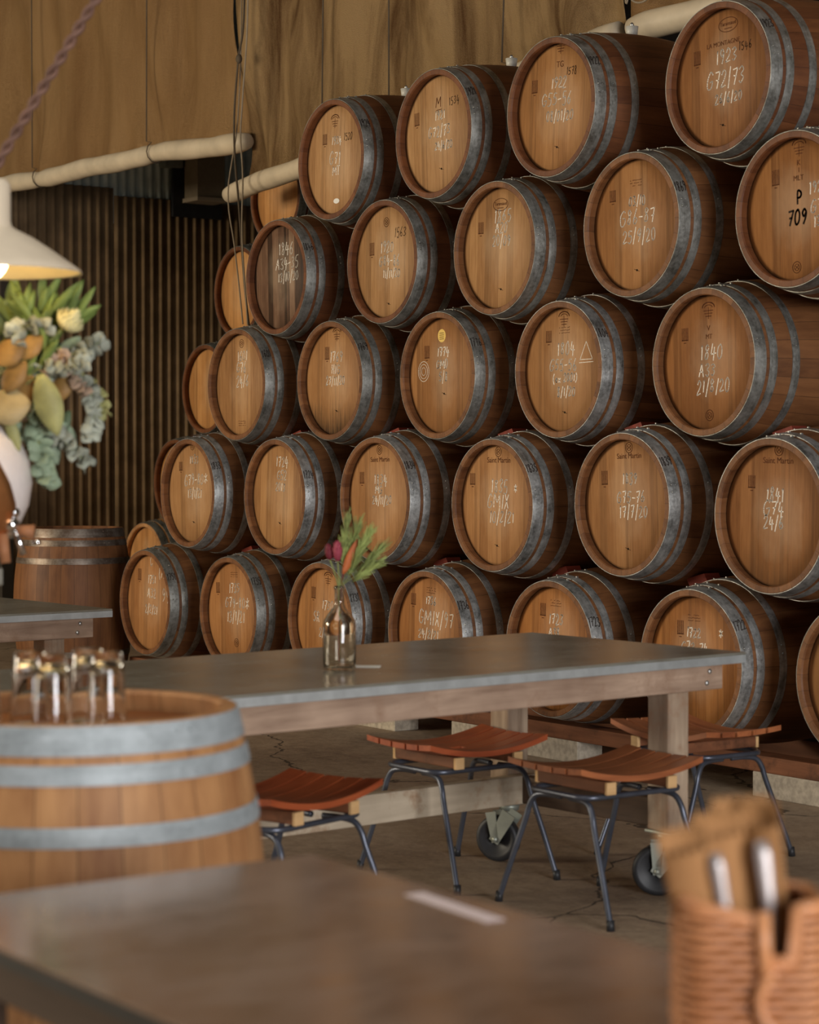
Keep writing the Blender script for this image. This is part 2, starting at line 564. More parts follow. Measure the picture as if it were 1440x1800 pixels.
mb = corrugated(X0 + 0.045, 7.9, Y1, 0.0, 3.31)
struct('wall_left_inner', mb, M_corr)
struct('wall_left_upper', corrugated(X0 + 0.02, Y0, Y1, 3.1, ZC), M_galv)
struct('trim_1', MB().box((X0 - 0.04, (Y0 + Y1) / 2, ZC / 2), (0.05, Y1 - Y0, ZC)), M_shed)
struct('trim_2', MB().box((X0 + 0.10, 6.95, 2.3), (0.09, 0.09, 4.6)), M_shed)

# ------------------------------------------------------------------ barrels
BL, RE, RB = 0.90, 0.286, 0.342        # length, end radius, bilge radius
def prof_r(y):
    t = 2 * y / BL - 1
    return RE + (RB - RE) * (1 - t * t)
mb = MB()
pr = [(0.10, 0.055), (0.2665, 0.055), (0.2665, 0.040), (0.2600, 0.006), (0.2640, 0.0), (RE - 0.0015, 0.0), (RE, 0.002)]
pr += [(prof_r(y), y) for y in [BL * k / 24 for k in range(1, 24)]]
pr += [(RE, BL - 0.002), (RE - 0.0015, BL), (0.2640, BL), (0.2665, BL - 0.04), (0.10, BL - 0.04), (0.0005, BL - 0.04)]
mb.rev(pr, 72, 'y')
ME_body = mb.mesh('body', M_stave)
try:
    ME_body.set_sharp_from_angle(angle=math.radians(35))
except Exception:
    pass
ME_body_p = ME_body.copy(); ME_body_p.materials[0] = M_stave_pale
ME_body_r = ME_body.copy(); ME_body_r.materials[0] = M_stave_red
mb = MB()
mb.rev([(0.0005, 0.038), (0.262, 0.038), (0.2662, 0.043), (0.2662, 0.052), (0.0005, 0.052)], 72, 'y')
ME_head = mb.mesh('head', M_head)
ME_head_w = ME_head.copy(); ME_head_w.materials[0] = M_head_w

def hoop_mesh(y0, y1, mat, nails=0, th=0.0028):
    mb = MB()
    ys = [y0 + (y1 - y0) * k / 4 for k in range(5)]
    p = [(prof_r(y) + 0.0002, y) for y in ys]
    q = [(prof_r(y) + th, y) for y in reversed(ys)]
    q[0] = (q[0][0] - 0.0006, q[0][1]); q[-1] = (q[-1][0] - 0.0006, q[-1][1])
    mb.rev(p + q, 72, 'y', closed=True)
    # riveted lap
    ym = (y0 + y1) / 2
    for a in (1.32, 1.42):
        for dy in ((-0.01, 0.01) if y1 - y0 > 0.04 else (0,)):
            rr = prof_r(ym) + th
            mb.ball((rr * math.sin(a), ym + dy, rr * math.cos(a)), 0.0045, 8)
    # small hoop nails holding the hoop near the top
    for k in range(nails):
        a = -0.22 + 0.2 * k + 0.02 * math.sin(k * 7)
        yy = y1 + 0.001
        rr = prof_r(yy) + 0.002
        mb.box((rr * math.sin(a), yy, rr * math.cos(a)), (0.006, 0.009, 0.007))
    me = mb.mesh('hoop', mat)
    try:
        me.set_sharp_from_angle(angle=math.radians(40))
    except Exception:
        pass
    return me
HY = [(0.0015, 0.051), (0.066, 0.100), (0.168, 0.202)]
HSETS = {}
for key, mt in (('g', M_hoop), ('b', M_hoop_blue), ('r', M_hoop_rust), ('n', M_hoop_new)):
    HSETS[key] = [hoop_mesh(a, b_, mt, 3 if i < 2 else 2) for i, (a, b_) in enumerate(HY)] + \
                 [hoop_mesh(BL - b_, BL - a, mt, 0) for a, b_ in HY]

# ---- stroke lettering for chalk and marker
G = {
 '0': [[(.5,1),(.15,.8),(.1,.3),(.4,0),(.8,.2),(.85,.7),(.55,1)]],
 '1': [[(.35,.8),(.55,1),(.5,0)]],
 '2': [[(.1,.75),(.4,1),(.8,.8),(.6,.45),(.1,0),(.9,.05)]],
 '3': [[(.1,.9),(.5,1),(.8,.8),(.4,.53),(.85,.3),(.5,0),(.1,.1)]],
 '4': [[(.30,1),(.08,.36),(.95,.36)],[(.66,.72),(.6,-.1)]],
 '5': [[(.85,1),(.25,.97),(.2,.55),(.6,.6),(.85,.3),(.5,0),(.1,.08)]],
 '6': [[(.7,1),(.25,.6),(.15,.2),(.5,0),(.8,.25),(.5,.5),(.2,.3)]],
 '7': [[(.1,.95),(.9,1),(.45,0)],[(.3,.5),(.75,.5)]],
 '8': [[(.75,.85),(.4,1),(.2,.75),(.7,.35),(.6,.02),(.25,.1),(.3,.4),(.75,.8)]],
 '9': [[(.8,.8),(.45,1),(.15,.75),(.45,.5),(.8,.75),(.75,.4),(.45,0)]],
 'A': [[(.0,0),(.45,1),(.85,0)],[(.15,.4),(.75,.4)]],
 'C': [[(.85,.85),(.5,1),(.1,.6),(.2,.1),(.6,0),(.9,.2)]],
 'D': [[(.15,0),(.15,1),(.7,.85),(.9,.45),(.6,.05),(.15,0)]],
 'F': [[(.15,0),(.15,1),(.85,1)],[(.15,.52),(.7,.52)]],
 'G': [[(.85,.85),(.5,1),(.08,.6),(.15,.1),(.55,0),(.85,.2),(.85,.45),(.5,.45)]],
 'H': [[(.1,0),(.1,1)],[(.85,0),(.85,1)],[(.1,.5),(.85,.5)]],
 'I': [[(.5,0),(.5,1)]],
 'K': [[(.15,0),(.15,1)],[(.85,1),(.15,.5),(.9,0)]],
 'L': [[(.15,1),(.15,0),(.8,0)]],
 'M': [[(.0,0),(.1,1),(.5,.35),(.9,1),(1.0,0)]],
 'N': [[(.1,0),(.1,1),(.85,0),(.85,1)]],
 'O': [[(.5,1),(.1,.7),(.1,.3),(.5,0),(.9,.3),(.9,.7),(.5,1)]],
 'P': [[(.15,0),(.15,1),(.7,.95),(.85,.7),(.6,.5),(.15,.47)]],
 'R': [[(.15,0),(.15,1),(.7,.95),(.8,.7),(.5,.52),(.15,.5)],[(.4,.5),(.9,0)]],
 'S': [[(.8,.9),(.45,1),(.15,.75),(.75,.35),(.5,0),(.1,.1)]],
 'T': [[(.0,1),(1,1)],[(.5,1),(.5,0)]],
 'U': [[(.1,1),(.1,.2),(.5,0),(.85,.2),(.85,1)]],
 'V': [[(.05,1),(.5,0),(.9,1)]],
 'X': [[(.1,1),(.9,0)],[(.85,1),(.1,0)]],
 'e': [[(.2,.3),(.8,.35),(.5,.6),(.15,.3),(.4,0),(.8,.1)]],
 'x': [[(.15,.55),(.8,0)],[(.8,.55),(.1,0)]],
 '/': [[(.75,1.15),(.2,-.2)]],
 '-': [[(.1,.45),(.85,.48)]],
 '.': [[(.4,0),(.5,.05)]],
 '*': [[(.1,.2),(.9,.8)],[(.1,.8),(.9,.2)],[(.5,0),(.5,1)]],
 '(': [[(.7,1.1),(.25,.7),(.25,.25),(.7,-.15)]],
 ')': [[(.2,1.1),(.7,.7),(.7,.25),(.2,-.15)]],
}
ADV = {'1': .45, 'I': .4, '/': .5, '-': .6, ' ': .45, 'M': 1.0, 'G': .8, 'A': .78, '*': .9, '(': .5, ')': .5, '.': .3}
def text_strokes(t, h, rnd, jitter=0.05):
    wd = 0.62 * h
    total = sum(ADV.get(ch, .68) for ch in t) * h * 0.92
    x = -total / 2
    out = []
    for ch in t:
        a = ADV.get(ch, .68) * h * 0.92
        hh = h * rnd.uniform(0.92, 1.08); zo = rnd.uniform(-.06, .06) * h
        sl = rnd.uniform(0.02, 0.14)
        for st in G.get(ch, []):
            pts = []
            for px, pz in st:
                px += rnd.uniform(-jitter, jitter); pz += rnd.uniform(-jitter, jitter)
                pts.append((x + px * a * 0.82 + sl * hh * (pz - .5), zo + (pz - 0.5) * hh))
            out.append(pts)
        x += a
    return out

def smooth2(pts, n=4):
    if len(pts) < 5:
        return pts
    p = bez([(a, 0, b_) for a, b_ in pts], n)
    return [(q.x, q.z) for q in p]

def ribbon(mb, pts, wd, fmap):
    # flat stroke of width wd along pts, mapped by fmap(x, z, side) -> 3d
    for i in range(len(pts) - 1):
        (x0, z0), (x1, z1) = pts[i], pts[i + 1]
        dx, dz = x1 - x0, z1 - z0
        l = math.hypot(dx, dz)
        if l < 1e-6:
            continue
        nx, nz = -dz / l * wd / 2, dx / l * wd / 2
        ex, ez = dx / l * wd * .25, dz / l * wd * .25
        q = [(x0 - ex + nx, z0 - ez + nz), (x0 - ex - nx, z0 - ez - nz), (x1 + ex - nx, z1 + ez - nz), (x1 + ex + nx, z1 + ez + nz)]
        lo = [fmap(a, b_, 0) for a, b_ in q]; hi = [fmap(a, b_, 1) for a, b_ in q]
        mb.add(lo + hi, [(0, 1, 2, 3), (4, 7, 6, 5), (0, 4, 5, 1), (1, 5, 6, 2), (2, 6, 7, 3), (3, 7, 4, 0)])

YH = 0.038
def on_head(cx, cz, lift=0.0):
    return lambda x, z, s: (cx + x, YH - 0.0002 - s * 0.0005 - lift, cz + z)
def circle(r, n=28, sx=1.0):
    return [(r * sx * math.cos(2 * PI * k / n), r * math.sin(2 * PI * k / n)) for k in range(n + 1)]

def font_mesh(txt, size, mat):
    cu = bpy.data.curves.new('stamp', 'FONT')
    cu.body = txt; cu.size = size; cu.align_x = 'CENTER'; cu.align_y = 'CENTER'; cu.extrude = 0.0003
    o = bpy.data.objects.new('tmp_stamp', cu)
    COL.objects.link(o)
    bpy.context.view_layer.update()
    me = bpy.data.meshes.new_from_object(o.evaluated_get(bpy.context.evaluated_depsgraph_get()))
    bpy.data.objects.remove(o)
    me.materials.clear(); me.materials.append(mat)
    return me

def marks_on_head(head, marks, rnd):
    for k, t, x, z, h in marks:
        chalk = MB(); ink = MB(); brand = MB()
        if k == 'c':
            for st in text_strokes(t, h, rnd):
                ribbon(chalk, smooth2(st), 0.0042, on_head(x, z))
        elif k == 'k':
            for st in text_strokes(t, h, rnd):
                ribbon(ink, smooth2(st), 0.0028, on_head(x, z))
        elif k == 'p':
            for st in text_strokes(t, h, rnd, 0.0):
                ribbon(ink, smooth2(st), 0.008, on_head(x, z, .0001))
        elif k == 'm':
            for st in text_strokes('M', h, rnd, 0.0):
                ribbon(brand, st, 0.004, on_head(x, z))
            ribbon(brand, [(-.02, -.033), (.02, -.033)], 0.003, on_head(x, z))
        elif k == 's':
            if len(t) > 3 and t != 'LA MONTAGNE' and t != 'Saint Martin':
                for q in range(3):      # worn stamp lines, no longer readable
                    for j in range(9):
                        x0 = -0.036 + j * 0.008
                        if rnd.random() < .8:
                            ribbon(brand, [(x0, .01 - q * .011), (x0 + .005, .011 - q * .011 + rnd.uniform(-.002, .002))], 0.0022, on_head(x, z))
            else:
                me = font_mesh(t, h * (1.35 if len(t) < 4 else 1.7), M_brand)
                link('maker_stamp', me, head, (x, YH - 0.0006, z), (PI / 2, 0, 0))
        elif k == 'b':
            hh = (h or .05) * 1.0
            for j in range(5):
                xx = -0.016 + j * 0.008
                ribbon(brand, [(xx, hh / 2), (xx, -hh / 2)], 0.0034, on_head(x, z))
            ribbon(brand, [(-.018, -hh / 2 + .002), (.018, -hh / 2 + .002)], 0.003, on_head(x, z))
            ribbon(brand, [(-.006, -hh / 2 - .009), (.006, -hh / 2 - .009)], 0.0035, on_head(x, z))
        elif k == 'a':
            ribbon(brand, [(.034 * math.cos(a), .02 * math.sin(a) + .01) for a in [PI * q / 10 for q in range(11)]], 0.0045, on_head(x, z))
            ribbon(brand, [(.022 * math.cos(a), .01 * math.sin(a) + .01) for a in [PI * q / 8 for q in range(9)]], 0.003, on_head(x, z))
            for q in range(3):
                ribbon(brand, [(-.026 + .005 * q, -.002 - q * .011), (.026 - .005 * q, -.002 - q * .011)], 0.0032, on_head(x, z))
            ribbon(brand, [(0, .012), (0, -.034)], 0.0025, on_head(x, z))
        elif k == 'r':
            ribbon(brand, circle(.021), 0.0028, on_head(x, z))
            ribbon(brand, circle(.012), 0.0022, on_head(x, z))
            ribbon(brand, [(-.01, -.008), (.01, .008)], 0.0022, on_head(x, z))
            ribbon(brand, [(-.01, .008), (.01, -.008)], 0.0022, on_head(x, z))
        elif k == 'v':
            ribbon(brand, circle(.027, 32, 1.9), 0.0026, on_head(x, z))
            me = font_mesh(t, 0.021, M_brand)
            link('maker_stamp', me, head, (x, YH - 0.0006, z + .004), (PI / 2, 0, 0))
            ribbon(brand, [(-.02, -.014), (.02, -.014)], 0.003, on_head(x, z))
        elif k == 'x':
            ribbon(ink, [(-.016, .005), (-.004, .001), (.014, -.005)], 0.0018, on_head(x, z))
            ribbon(ink, circle(.003, 10), 0.003, on_head(x, z))
        elif k == 't':
            ribbon(chalk, [(-.04, -.03), (0, .045), (.04, -.03), (-.04, -.03)], 0.003, on_head(x, z))
            ribbon(chalk, [(-.045, -.043), (.045, -.041)], 0.003, on_head(x, z))
        elif k == 'q':
            for r_ in (.018, .033, .046):
                ribbon(chalk, circle(r_, 26, .9), 0.0022, on_head(x, z))
        elif k == 'o' or k == 'y':
            st = MB()
            rr = 0.020 if k == 'o' else 0.030
            n = 32
            sx = 1.25 if k == 'o' else 1.0
            vs = [(rr * sx * math.cos(2 * PI * q / n) + x, YH - 0.0002 - s_ * .0006, (rr * .62 if k == 'o' else rr) * math.sin(2 * PI * q / n) + z) for s_ in (0, 1) for q in range(n)]
            fs = [tuple(range(n)), tuple(range(2 * n - 1, n - 1, -1))] + [(q, (q + 1) % n, n + (q + 1) % n, n + q) for q in range(n)]
            st.add(vs, fs)
            if k == 'o':
                obj('paper_sticker', st, M_paper, head, label='white oval sticker')
            else:
                obj('paper_sticker', st, M_gold, head, label='round gold sticker')
                lt = MB()
                for q in range(4):
                    ribbon(lt, [(-.016, .012 - q * .009), (.016, .012 - q * .009)], 0.0025, on_head(x, z, .0006))
                obj('sticker_print', lt, M_ink, head)
        if chalk.v: obj('chalk_drawing' if k in 'tq' else 'chalk_writing', chalk, M_chalk, head)
        if ink.v: obj('ink_number' if k in 'kp' else 'ink_mark', ink, M_ink, head)
        if brand.v: obj('burnt_mark', brand, M_brand, head)

def number_on_hoop(hoop, t, rnd, ang=1.02):
    mb = MB()
    y0, y1 = HY[0]
    yc = (y0 + y1) / 2 + 0.003
    def fm(x, z, s_):
        y = yc + x
        r_ = prof_r(y) + 0.003 + s_ * 0.0006
        a = ang - z / 0.29
        return (r_ * math.sin(a), y, r_ * math.cos(a))
    for st in text_strokes(t, 0.026, rnd, 0.03):
        st = [(px * 0.85, pz * 1.5) for px, pz in st]
        ribbon(mb, smooth2(st), 0.0030, fm)
    obj('hoop_number', mb, M_ink, hoop)

M_paper = plain('white_paper', (0.8, 0.78, 0.72), 0.7)
M_gold = plain('gold_sticker', (0.75, 0.52, 0.14), 0.4, 0.3)

def barrel(label, loc, marks=(), standing=False, body='n', hoops='g', tint=(1, 1, 1, 0), number=None, weathered=False, bung=False, group=None, seed=0, spin=0.0, rz=0.0):
    t = thing('wine_barrel', label, 'barrel', loc, rz, group)
    rnd = random.Random(seed * 31 + 5)
    if standing:
        pl, prt = (0, 0, BL), (-PI / 2, 0, 0)
    else:
        pl, prt = (0, 0, RB), (0, spin, 0)
    bmesh_ = {'n': ME_body, 'p': ME_body_p, 'r': ME_body_r}[body]
    link('body', bmesh_, t, pl, prt)
    hd = link('head', ME_head_w if weathered else ME_head, t, pl, prt, color=tint)
    hs = []
    for me in HSETS[hoops]:
        hs.append(link('hoop', me, t, pl, prt))
    if marks:
        marks_on_head(hd, marks, rnd)
    if number:
        number_on_hoop(hs[0], number, rnd, 1.02 + rnd.uniform(-.08, .12))
    if bung:
        bb = MB()
        bb.rev([(0.0, 0), (0.022, 0), (0.028, 0.045), (0.0, 0.045)], 20, 'z')
        bg = obj('bung', bb, M_bung, t, (0, BL / 2, 2 * RB - 0.004))
        obj('bung_valve', MB().rev([(0.0, 0.045), (0.009, 0.045), (0.009, 0.056), (0.004, 0.062), (0.0, 0.062)], 12, 'z'), M_bolt, bg)
    return t

YF = 5.798          # plane of the stacked heads
ROWS = [
('5a', -8.793, 2.740, 0.013, [('c','1924',-0.001,0.095,0.038), ('c','G71',-0.011,0.014,0.055), ('c','MT',-0.001,-0.050,0.041), ('k','1520',0.098,0.108,0.033), ('b','',-0.106,0.107,0.050), ('a','',-0.020,0.190,0.000), ('o','',0.004,-0.196,0.000)]),
('5b', -7.913, 2.755, -0.019, [('m','M',0.003,0.144,0.046), ('k','1534',0.118,0.136,0.035), ('c','1921',0.011,0.087,0.038), ('c','G72/73',0.003,0.017,0.046), ('c','24/6/20',0.033,-0.050,0.033), ('b','',-0.168,0.094,0.057), ('x','',0.011,-0.155,0.000)]),
('5c', -7.041, 2.758, -0.053, [('a','',0.014,0.256,0.000), ('s','TG',0.014,0.178,0.026), ('k','1578',0.091,0.146,0.030), ('c','1922',0.011,0.106,0.045), ('c','G55-56',-0.000,0.039,0.052), ('c','08/01/20',0.022,-0.032,0.040), ('b','',-0.151,0.100,0.053), ('x','',0.008,-0.162,0.000)]),
('5d', -6.094, 2.750, -0.009, [('v','Taransaud',0.028,0.202,0.043), ('k','1546',0.120,0.108,0.032), ('c','1923',0.019,0.087,0.052), ('c','G72/73',0.013,0.003,0.056), ('c','26/6/20',0.026,-0.074,0.037), ('b','',-0.145,0.102,0.053), ('s','LA MONTAGNE',0.000,0.135,0.015), ('x','',-0.008,-0.175,0.000)]),
('4a', -9.365, 2.214, 0.059, [('c','1846',0.047,0.146,0.063), ('c','A34-35',0.057,0.071,0.057), ('c','13/10/20',0.063,0.002,0.046)]),
('4b', -8.403, 2.222, 0.042, [('r','',-0.014,0.188,0.000), ('k','1563',0.102,0.133,0.042), ('c','1920',-0.005,0.072,0.048), ('c','G84-86',0.014,0.007,0.045), ('c','11/11/20',0.032,-0.053,0.037), ('b','',-0.132,0.069,0.059), ('x','',0.009,-0.195,0.000)]),
('4c', -7.487, 2.212, -0.004, [('v','Taransaud',-0.002,0.190,0.040), ('c','1865',0.018,0.144,0.054), ('c','A20',0.010,0.093,0.044), ('c','20/09',0.011,0.034,0.044), ('b','',-0.140,0.096,0.050), ('x','',0.011,-0.176,0.000)]),
('4d', -6.606, 2.238, 0.006, [('s','FRANCE',-0.003,0.171,0.018), ('c','03/10',0.004,0.099,0.037), ('c','G86-87',0.007,0.033,0.057), ('c','25/9/20',0.015,-0.043,0.050), ('b','',-0.146,0.132,0.046), ('x','',-0.002,-0.180,0.000)]),
('4e', -5.734, 2.221, 0.022, [('a','',0.013,0.230,0.000), ('s','K',0.010,0.172,0.021), ('s','I',0.011,0.145,0.019), ('s','MLT',0.008,0.116,0.021), ('p','P',0.014,0.046,0.050), ('p','709',0.003,-0.030,0.055), ('c','1925',0.108,0.072,0.042), ('c','G72',0.114,0.003,0.046), ('c','13/',0.109,-0.052,0.037), ('b','',-0.109,0.132,0.057), ('r','',-0.007,-0.212,0.000)]),
('3a', -9.689, 1.681, 0.019, [('r','',-0.002,0.213,0.000), ('c','1601',0.009,0.151,0.050), ('c','G76',-0.002,0.090,0.050), ('c','24/6',0.009,0.019,0.053), ('s','TOAST',0.002,-0.199,0.018)]),
('3b', -8.832, 1.677, 0.030, [('a','',0.013,0.227,0.000), ('b','',-0.073,0.136,0.061), ('c','1769',0.012,0.117,0.050), ('c','H1G',0.007,0.056,0.044), ('c','27/11/20',0.002,0.001,0.039), ('x','',0.012,-0.146,0.000)]),
('3c', -7.981, 1.677, 0.053, [('y','',-0.009,0.182,0.000), ('b','',-0.124,0.112,0.057), ('c','1774',0.004,0.110,0.041), ('c','GMD',-0.005,0.053,0.039), ('c','5/8',0.004,-0.004,0.041), ('q','',-0.150,0.024,0.000), ('x','',0.008,-0.082,0.000)]),
('3d', -7.121, 1.676, 0.055, [('a','',-0.001,0.216,0.000), ('s','FRANCE',0.003,0.168,0.012), ('b','',-0.103,0.144,0.049), ('c','1804',0.014,0.088,0.053), ('c','G55-56',-0.004,0.022,0.048), ('c','(ex 2001)',0.007,-0.034,0.034), ('c','8/1/20',0.015,-0.092,0.038), ('t','',0.144,0.069,0.000), ('x','',0.004,-0.180,0.000)]),
('3e', -6.233, 1.676, 0.052, [('a','',-0.001,0.204,0.000), ('s','V',-0.001,0.133,0.022), ('s','MT',-0.000,0.100,0.020), ('b','',-0.136,0.117,0.049), ('c','1840',0.016,0.040,0.058), ('c','A33',-0.009,-0.030,0.049), ('c','21/8/20',0.023,-0.093,0.049), ('r','',-0.002,-0.206,0.000)]),
('2a', -10.101, 1.115, -0.037, [('r','',0.004,0.250,0.000), ('b','',-0.125,0.147,0.046), ('c','1833',0.021,0.178,0.042), ('c','G79-80*',0.039,0.072,0.054), ('c','13/1/21',0.021,-0.001,0.045), ('x','',0.002,-0.155,0.000)]),
('2b', -9.232, 1.108, -0.035, [('c','1724',0.012,0.175,0.051), ('c','G52',0.012,0.107,0.045), ('c','2013',0.001,0.050,0.040), ('x','',0.001,-0.132,0.000)]),
('2c', -8.364, 1.111, -0.027, [('r','',-0.007,0.229,0.000), ('s','Saint Martin',-0.002,0.184,0.019), ('b','',-0.153,0.100,0.054), ('c','1834',0.003,0.091,0.048), ('c','MG',-0.012,0.045,0.037), ('c','24/11/20',0.012,-0.005,0.037)]),
('2d', -7.488, 1.098, -0.014, [('r','',0.002,0.232,0.000), ('s','Saint Martin',0.006,0.195,0.020), ('b','',-0.182,0.112,0.050), ('c','1835',0.014,0.081,0.054), ('c','*',0.126,0.075,0.029), ('c','GMIX',0.006,0.017,0.059), ('c','10/2/21',0.031,-0.052,0.049), ('x','',-0.005,-0.177,0.000)]),
('2e', -6.628, 1.116, -0.021, [('r','',0.015,0.229,0.000), ('s','Saint Martin',0.015,0.195,0.018), ('b','',-0.138,0.111,0.056), ('c','1839',0.019,0.104,0.041), ('c','G75-76',0.023,0.030,0.046), ('c','17/7/20',0.037,-0.029,0.046), ('x','',-0.001,-0.179,0.000)]),
('2f', -5.766, 1.090, -0.050, [('r','',0.010,0.244,0.000), ('s','Saint Martin',0.007,0.204,0.019), ('b','',-0.129,0.123,0.047), ('c','1841',-0.004,0.078,0.046), ('c','G74',-0.009,0.027,0.055), ('c','24/6',-0.009,-0.026,0.046)]),
('1a', -10.574, 0.507, -0.037, [('b','',-0.126,0.144,0.063), ('c','C',0.011,0.231,0.056), ('c','1751',0.017,0.128,0.044), ('c','A32',0.017,0.050,0.050), ('c','2/2/21',0.016,-0.038,0.044), ('c','(A5',0.152,0.181,0.068), ('c','99',0.176,0.052,0.074)]),
('1b', -9.716, 0.500, -0.018, [('b','',-0.154,0.127,0.054), ('s','FRANCE',0.014,0.197,0.015), ('c','1735',0.014,0.127,0.047), ('c','G79-80*',0.042,0.051,0.053), ('c','13/1/21',0.025,-0.020,0.053), ('r','',0.024,-0.156,0.000)]),
('1c', -8.853, 0.506, -0.013, [('a','',0.012,0.212,0.000), ('b','',-0.115,0.131,0.056), ('c','1730',0.016,0.080,0.044), ('c','SR',-0.080,0.018,0.047), ('c','2/2/21',0.011,-0.057,0.042)]),
('1d', -7.981, 0.503, -0.015, [('s','FRANCE',-0.004,0.198,0.016), ('b','',-0.142,0.147,0.052), ('c','1736',-0.004,0.151,0.036), ('c','GMIX/97',0.040,0.074,0.062), ('c','24/2/21',-0.017,-0.002,0.041)]),
('1e', -7.111, 0.499, -0.001, [('s','FRANCE',0.003,0.192,0.017), ('b','',-0.084,0.159,0.053), ('c','1723',0.007,0.125,0.043), ('c','A38',-0.004,0.067,0.038), ('c','20/9/20',0.000,0.005,0.038)]),
('1f', -6.245, 0.505, 0.002, [('s','FRANCE',-0.011,0.175,0.016), ('b','',-0.092,0.134,0.054), ('c','1722',-0.014,0.117,0.036), ('c','*',0.139,0.123,0.031), ('c','G73-74',-0.010,0.059,0.040), ('c','17/7/20',-0.010,-0.003,0.036)]),
('1g', -5.382, 0.503, -0.002, []),

]
ORD = {'5': 'top row', '4': 'second row from the top', '3': 'middle row', '2': 'second row from the floor', '1': 'bottom row'}
INFO = {  # id: (what singles it out, body, hoops, wood tint with the light's fall-off to the right painted in, hoop number, weathered)
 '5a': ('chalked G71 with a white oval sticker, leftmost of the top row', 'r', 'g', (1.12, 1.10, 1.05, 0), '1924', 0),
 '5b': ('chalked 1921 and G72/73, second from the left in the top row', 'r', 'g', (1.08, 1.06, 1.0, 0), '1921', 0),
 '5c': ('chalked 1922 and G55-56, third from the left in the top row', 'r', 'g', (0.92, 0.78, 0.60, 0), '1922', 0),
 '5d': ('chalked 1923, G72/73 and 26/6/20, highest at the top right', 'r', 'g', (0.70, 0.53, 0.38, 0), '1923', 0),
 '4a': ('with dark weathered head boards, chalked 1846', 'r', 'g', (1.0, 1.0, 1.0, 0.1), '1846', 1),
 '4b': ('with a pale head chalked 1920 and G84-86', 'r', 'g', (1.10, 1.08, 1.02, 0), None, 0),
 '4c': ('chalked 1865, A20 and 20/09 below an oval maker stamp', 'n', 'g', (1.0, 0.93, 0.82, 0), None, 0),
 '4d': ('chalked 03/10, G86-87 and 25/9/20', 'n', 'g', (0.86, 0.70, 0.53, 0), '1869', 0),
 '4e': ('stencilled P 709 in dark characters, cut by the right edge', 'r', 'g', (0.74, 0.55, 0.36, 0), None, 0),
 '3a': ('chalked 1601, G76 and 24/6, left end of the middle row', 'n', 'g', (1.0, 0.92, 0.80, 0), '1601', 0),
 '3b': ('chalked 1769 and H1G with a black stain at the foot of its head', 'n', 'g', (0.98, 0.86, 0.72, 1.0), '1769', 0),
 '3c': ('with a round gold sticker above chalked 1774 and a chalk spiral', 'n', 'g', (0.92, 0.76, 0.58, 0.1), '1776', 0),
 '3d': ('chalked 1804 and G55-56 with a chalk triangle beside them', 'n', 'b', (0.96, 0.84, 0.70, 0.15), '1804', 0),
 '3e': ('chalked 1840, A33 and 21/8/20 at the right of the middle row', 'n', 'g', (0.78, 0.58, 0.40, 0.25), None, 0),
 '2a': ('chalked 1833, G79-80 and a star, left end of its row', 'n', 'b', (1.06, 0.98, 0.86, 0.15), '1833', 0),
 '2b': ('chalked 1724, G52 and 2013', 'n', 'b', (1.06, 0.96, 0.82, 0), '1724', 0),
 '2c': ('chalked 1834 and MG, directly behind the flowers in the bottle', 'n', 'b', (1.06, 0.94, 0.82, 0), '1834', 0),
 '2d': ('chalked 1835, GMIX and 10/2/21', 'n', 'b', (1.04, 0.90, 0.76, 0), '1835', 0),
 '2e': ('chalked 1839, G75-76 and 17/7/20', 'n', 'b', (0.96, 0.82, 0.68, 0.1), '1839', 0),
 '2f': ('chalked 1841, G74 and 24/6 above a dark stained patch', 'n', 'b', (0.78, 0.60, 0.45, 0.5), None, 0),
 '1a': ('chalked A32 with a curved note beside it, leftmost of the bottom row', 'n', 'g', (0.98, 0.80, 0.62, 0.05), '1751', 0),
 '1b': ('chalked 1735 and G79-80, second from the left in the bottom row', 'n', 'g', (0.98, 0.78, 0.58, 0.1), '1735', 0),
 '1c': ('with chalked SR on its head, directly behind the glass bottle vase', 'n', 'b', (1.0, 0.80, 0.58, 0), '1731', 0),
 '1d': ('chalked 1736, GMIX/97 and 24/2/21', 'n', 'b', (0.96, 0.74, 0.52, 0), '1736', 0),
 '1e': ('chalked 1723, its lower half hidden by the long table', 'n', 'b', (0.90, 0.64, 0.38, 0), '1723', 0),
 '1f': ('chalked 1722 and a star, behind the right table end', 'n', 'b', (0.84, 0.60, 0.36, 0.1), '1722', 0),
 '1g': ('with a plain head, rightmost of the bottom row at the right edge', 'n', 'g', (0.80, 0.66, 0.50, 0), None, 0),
}
for i, (bid, bx, bz, dy, mk) in enumerate(ROWS):
    txt, body, hp, tint, num, wth = INFO[bid]
    pre = 'oak barrel ' + txt
    barrel(pre, (bx, YF + dy, bz - RB), mk, False, body, hp, tint, num, bool(wth), bid[0] == '5', 'barrels of the front stack', i + 1, random.Random(i).uniform(-.05, .05))

# second stack, a walkway further back, plain pale heads
BACK = [(-13.08, 7.12, 0.570, 'lowest, only its upper bands showing above the upright barrel'),
        (-12.70, 7.15, 1.135, 'just left of the barrel chalked 1833'),
        (-12.31, 7.15, 1.748, 'just left of the barrel chalked 1601'),
        (-11.89, 7.15, 2.352, 'behind the cords, left of the barrel chalked 1846'),
        (-11.44, 7.15, 2.915, 'highest, just below the slanting roll')]
for i, (bx, by, bz, txt) in enumerate(BACK):
    barrel('unmarked pale headed barrel ' + txt, (bx, by, bz - RB), (), False, 'r' if i != 0 else 'p', 'g', (1.35, 1.15, 0.85, 0), None, False, False, 'unmarked barrels of the back stack', 60 + i)

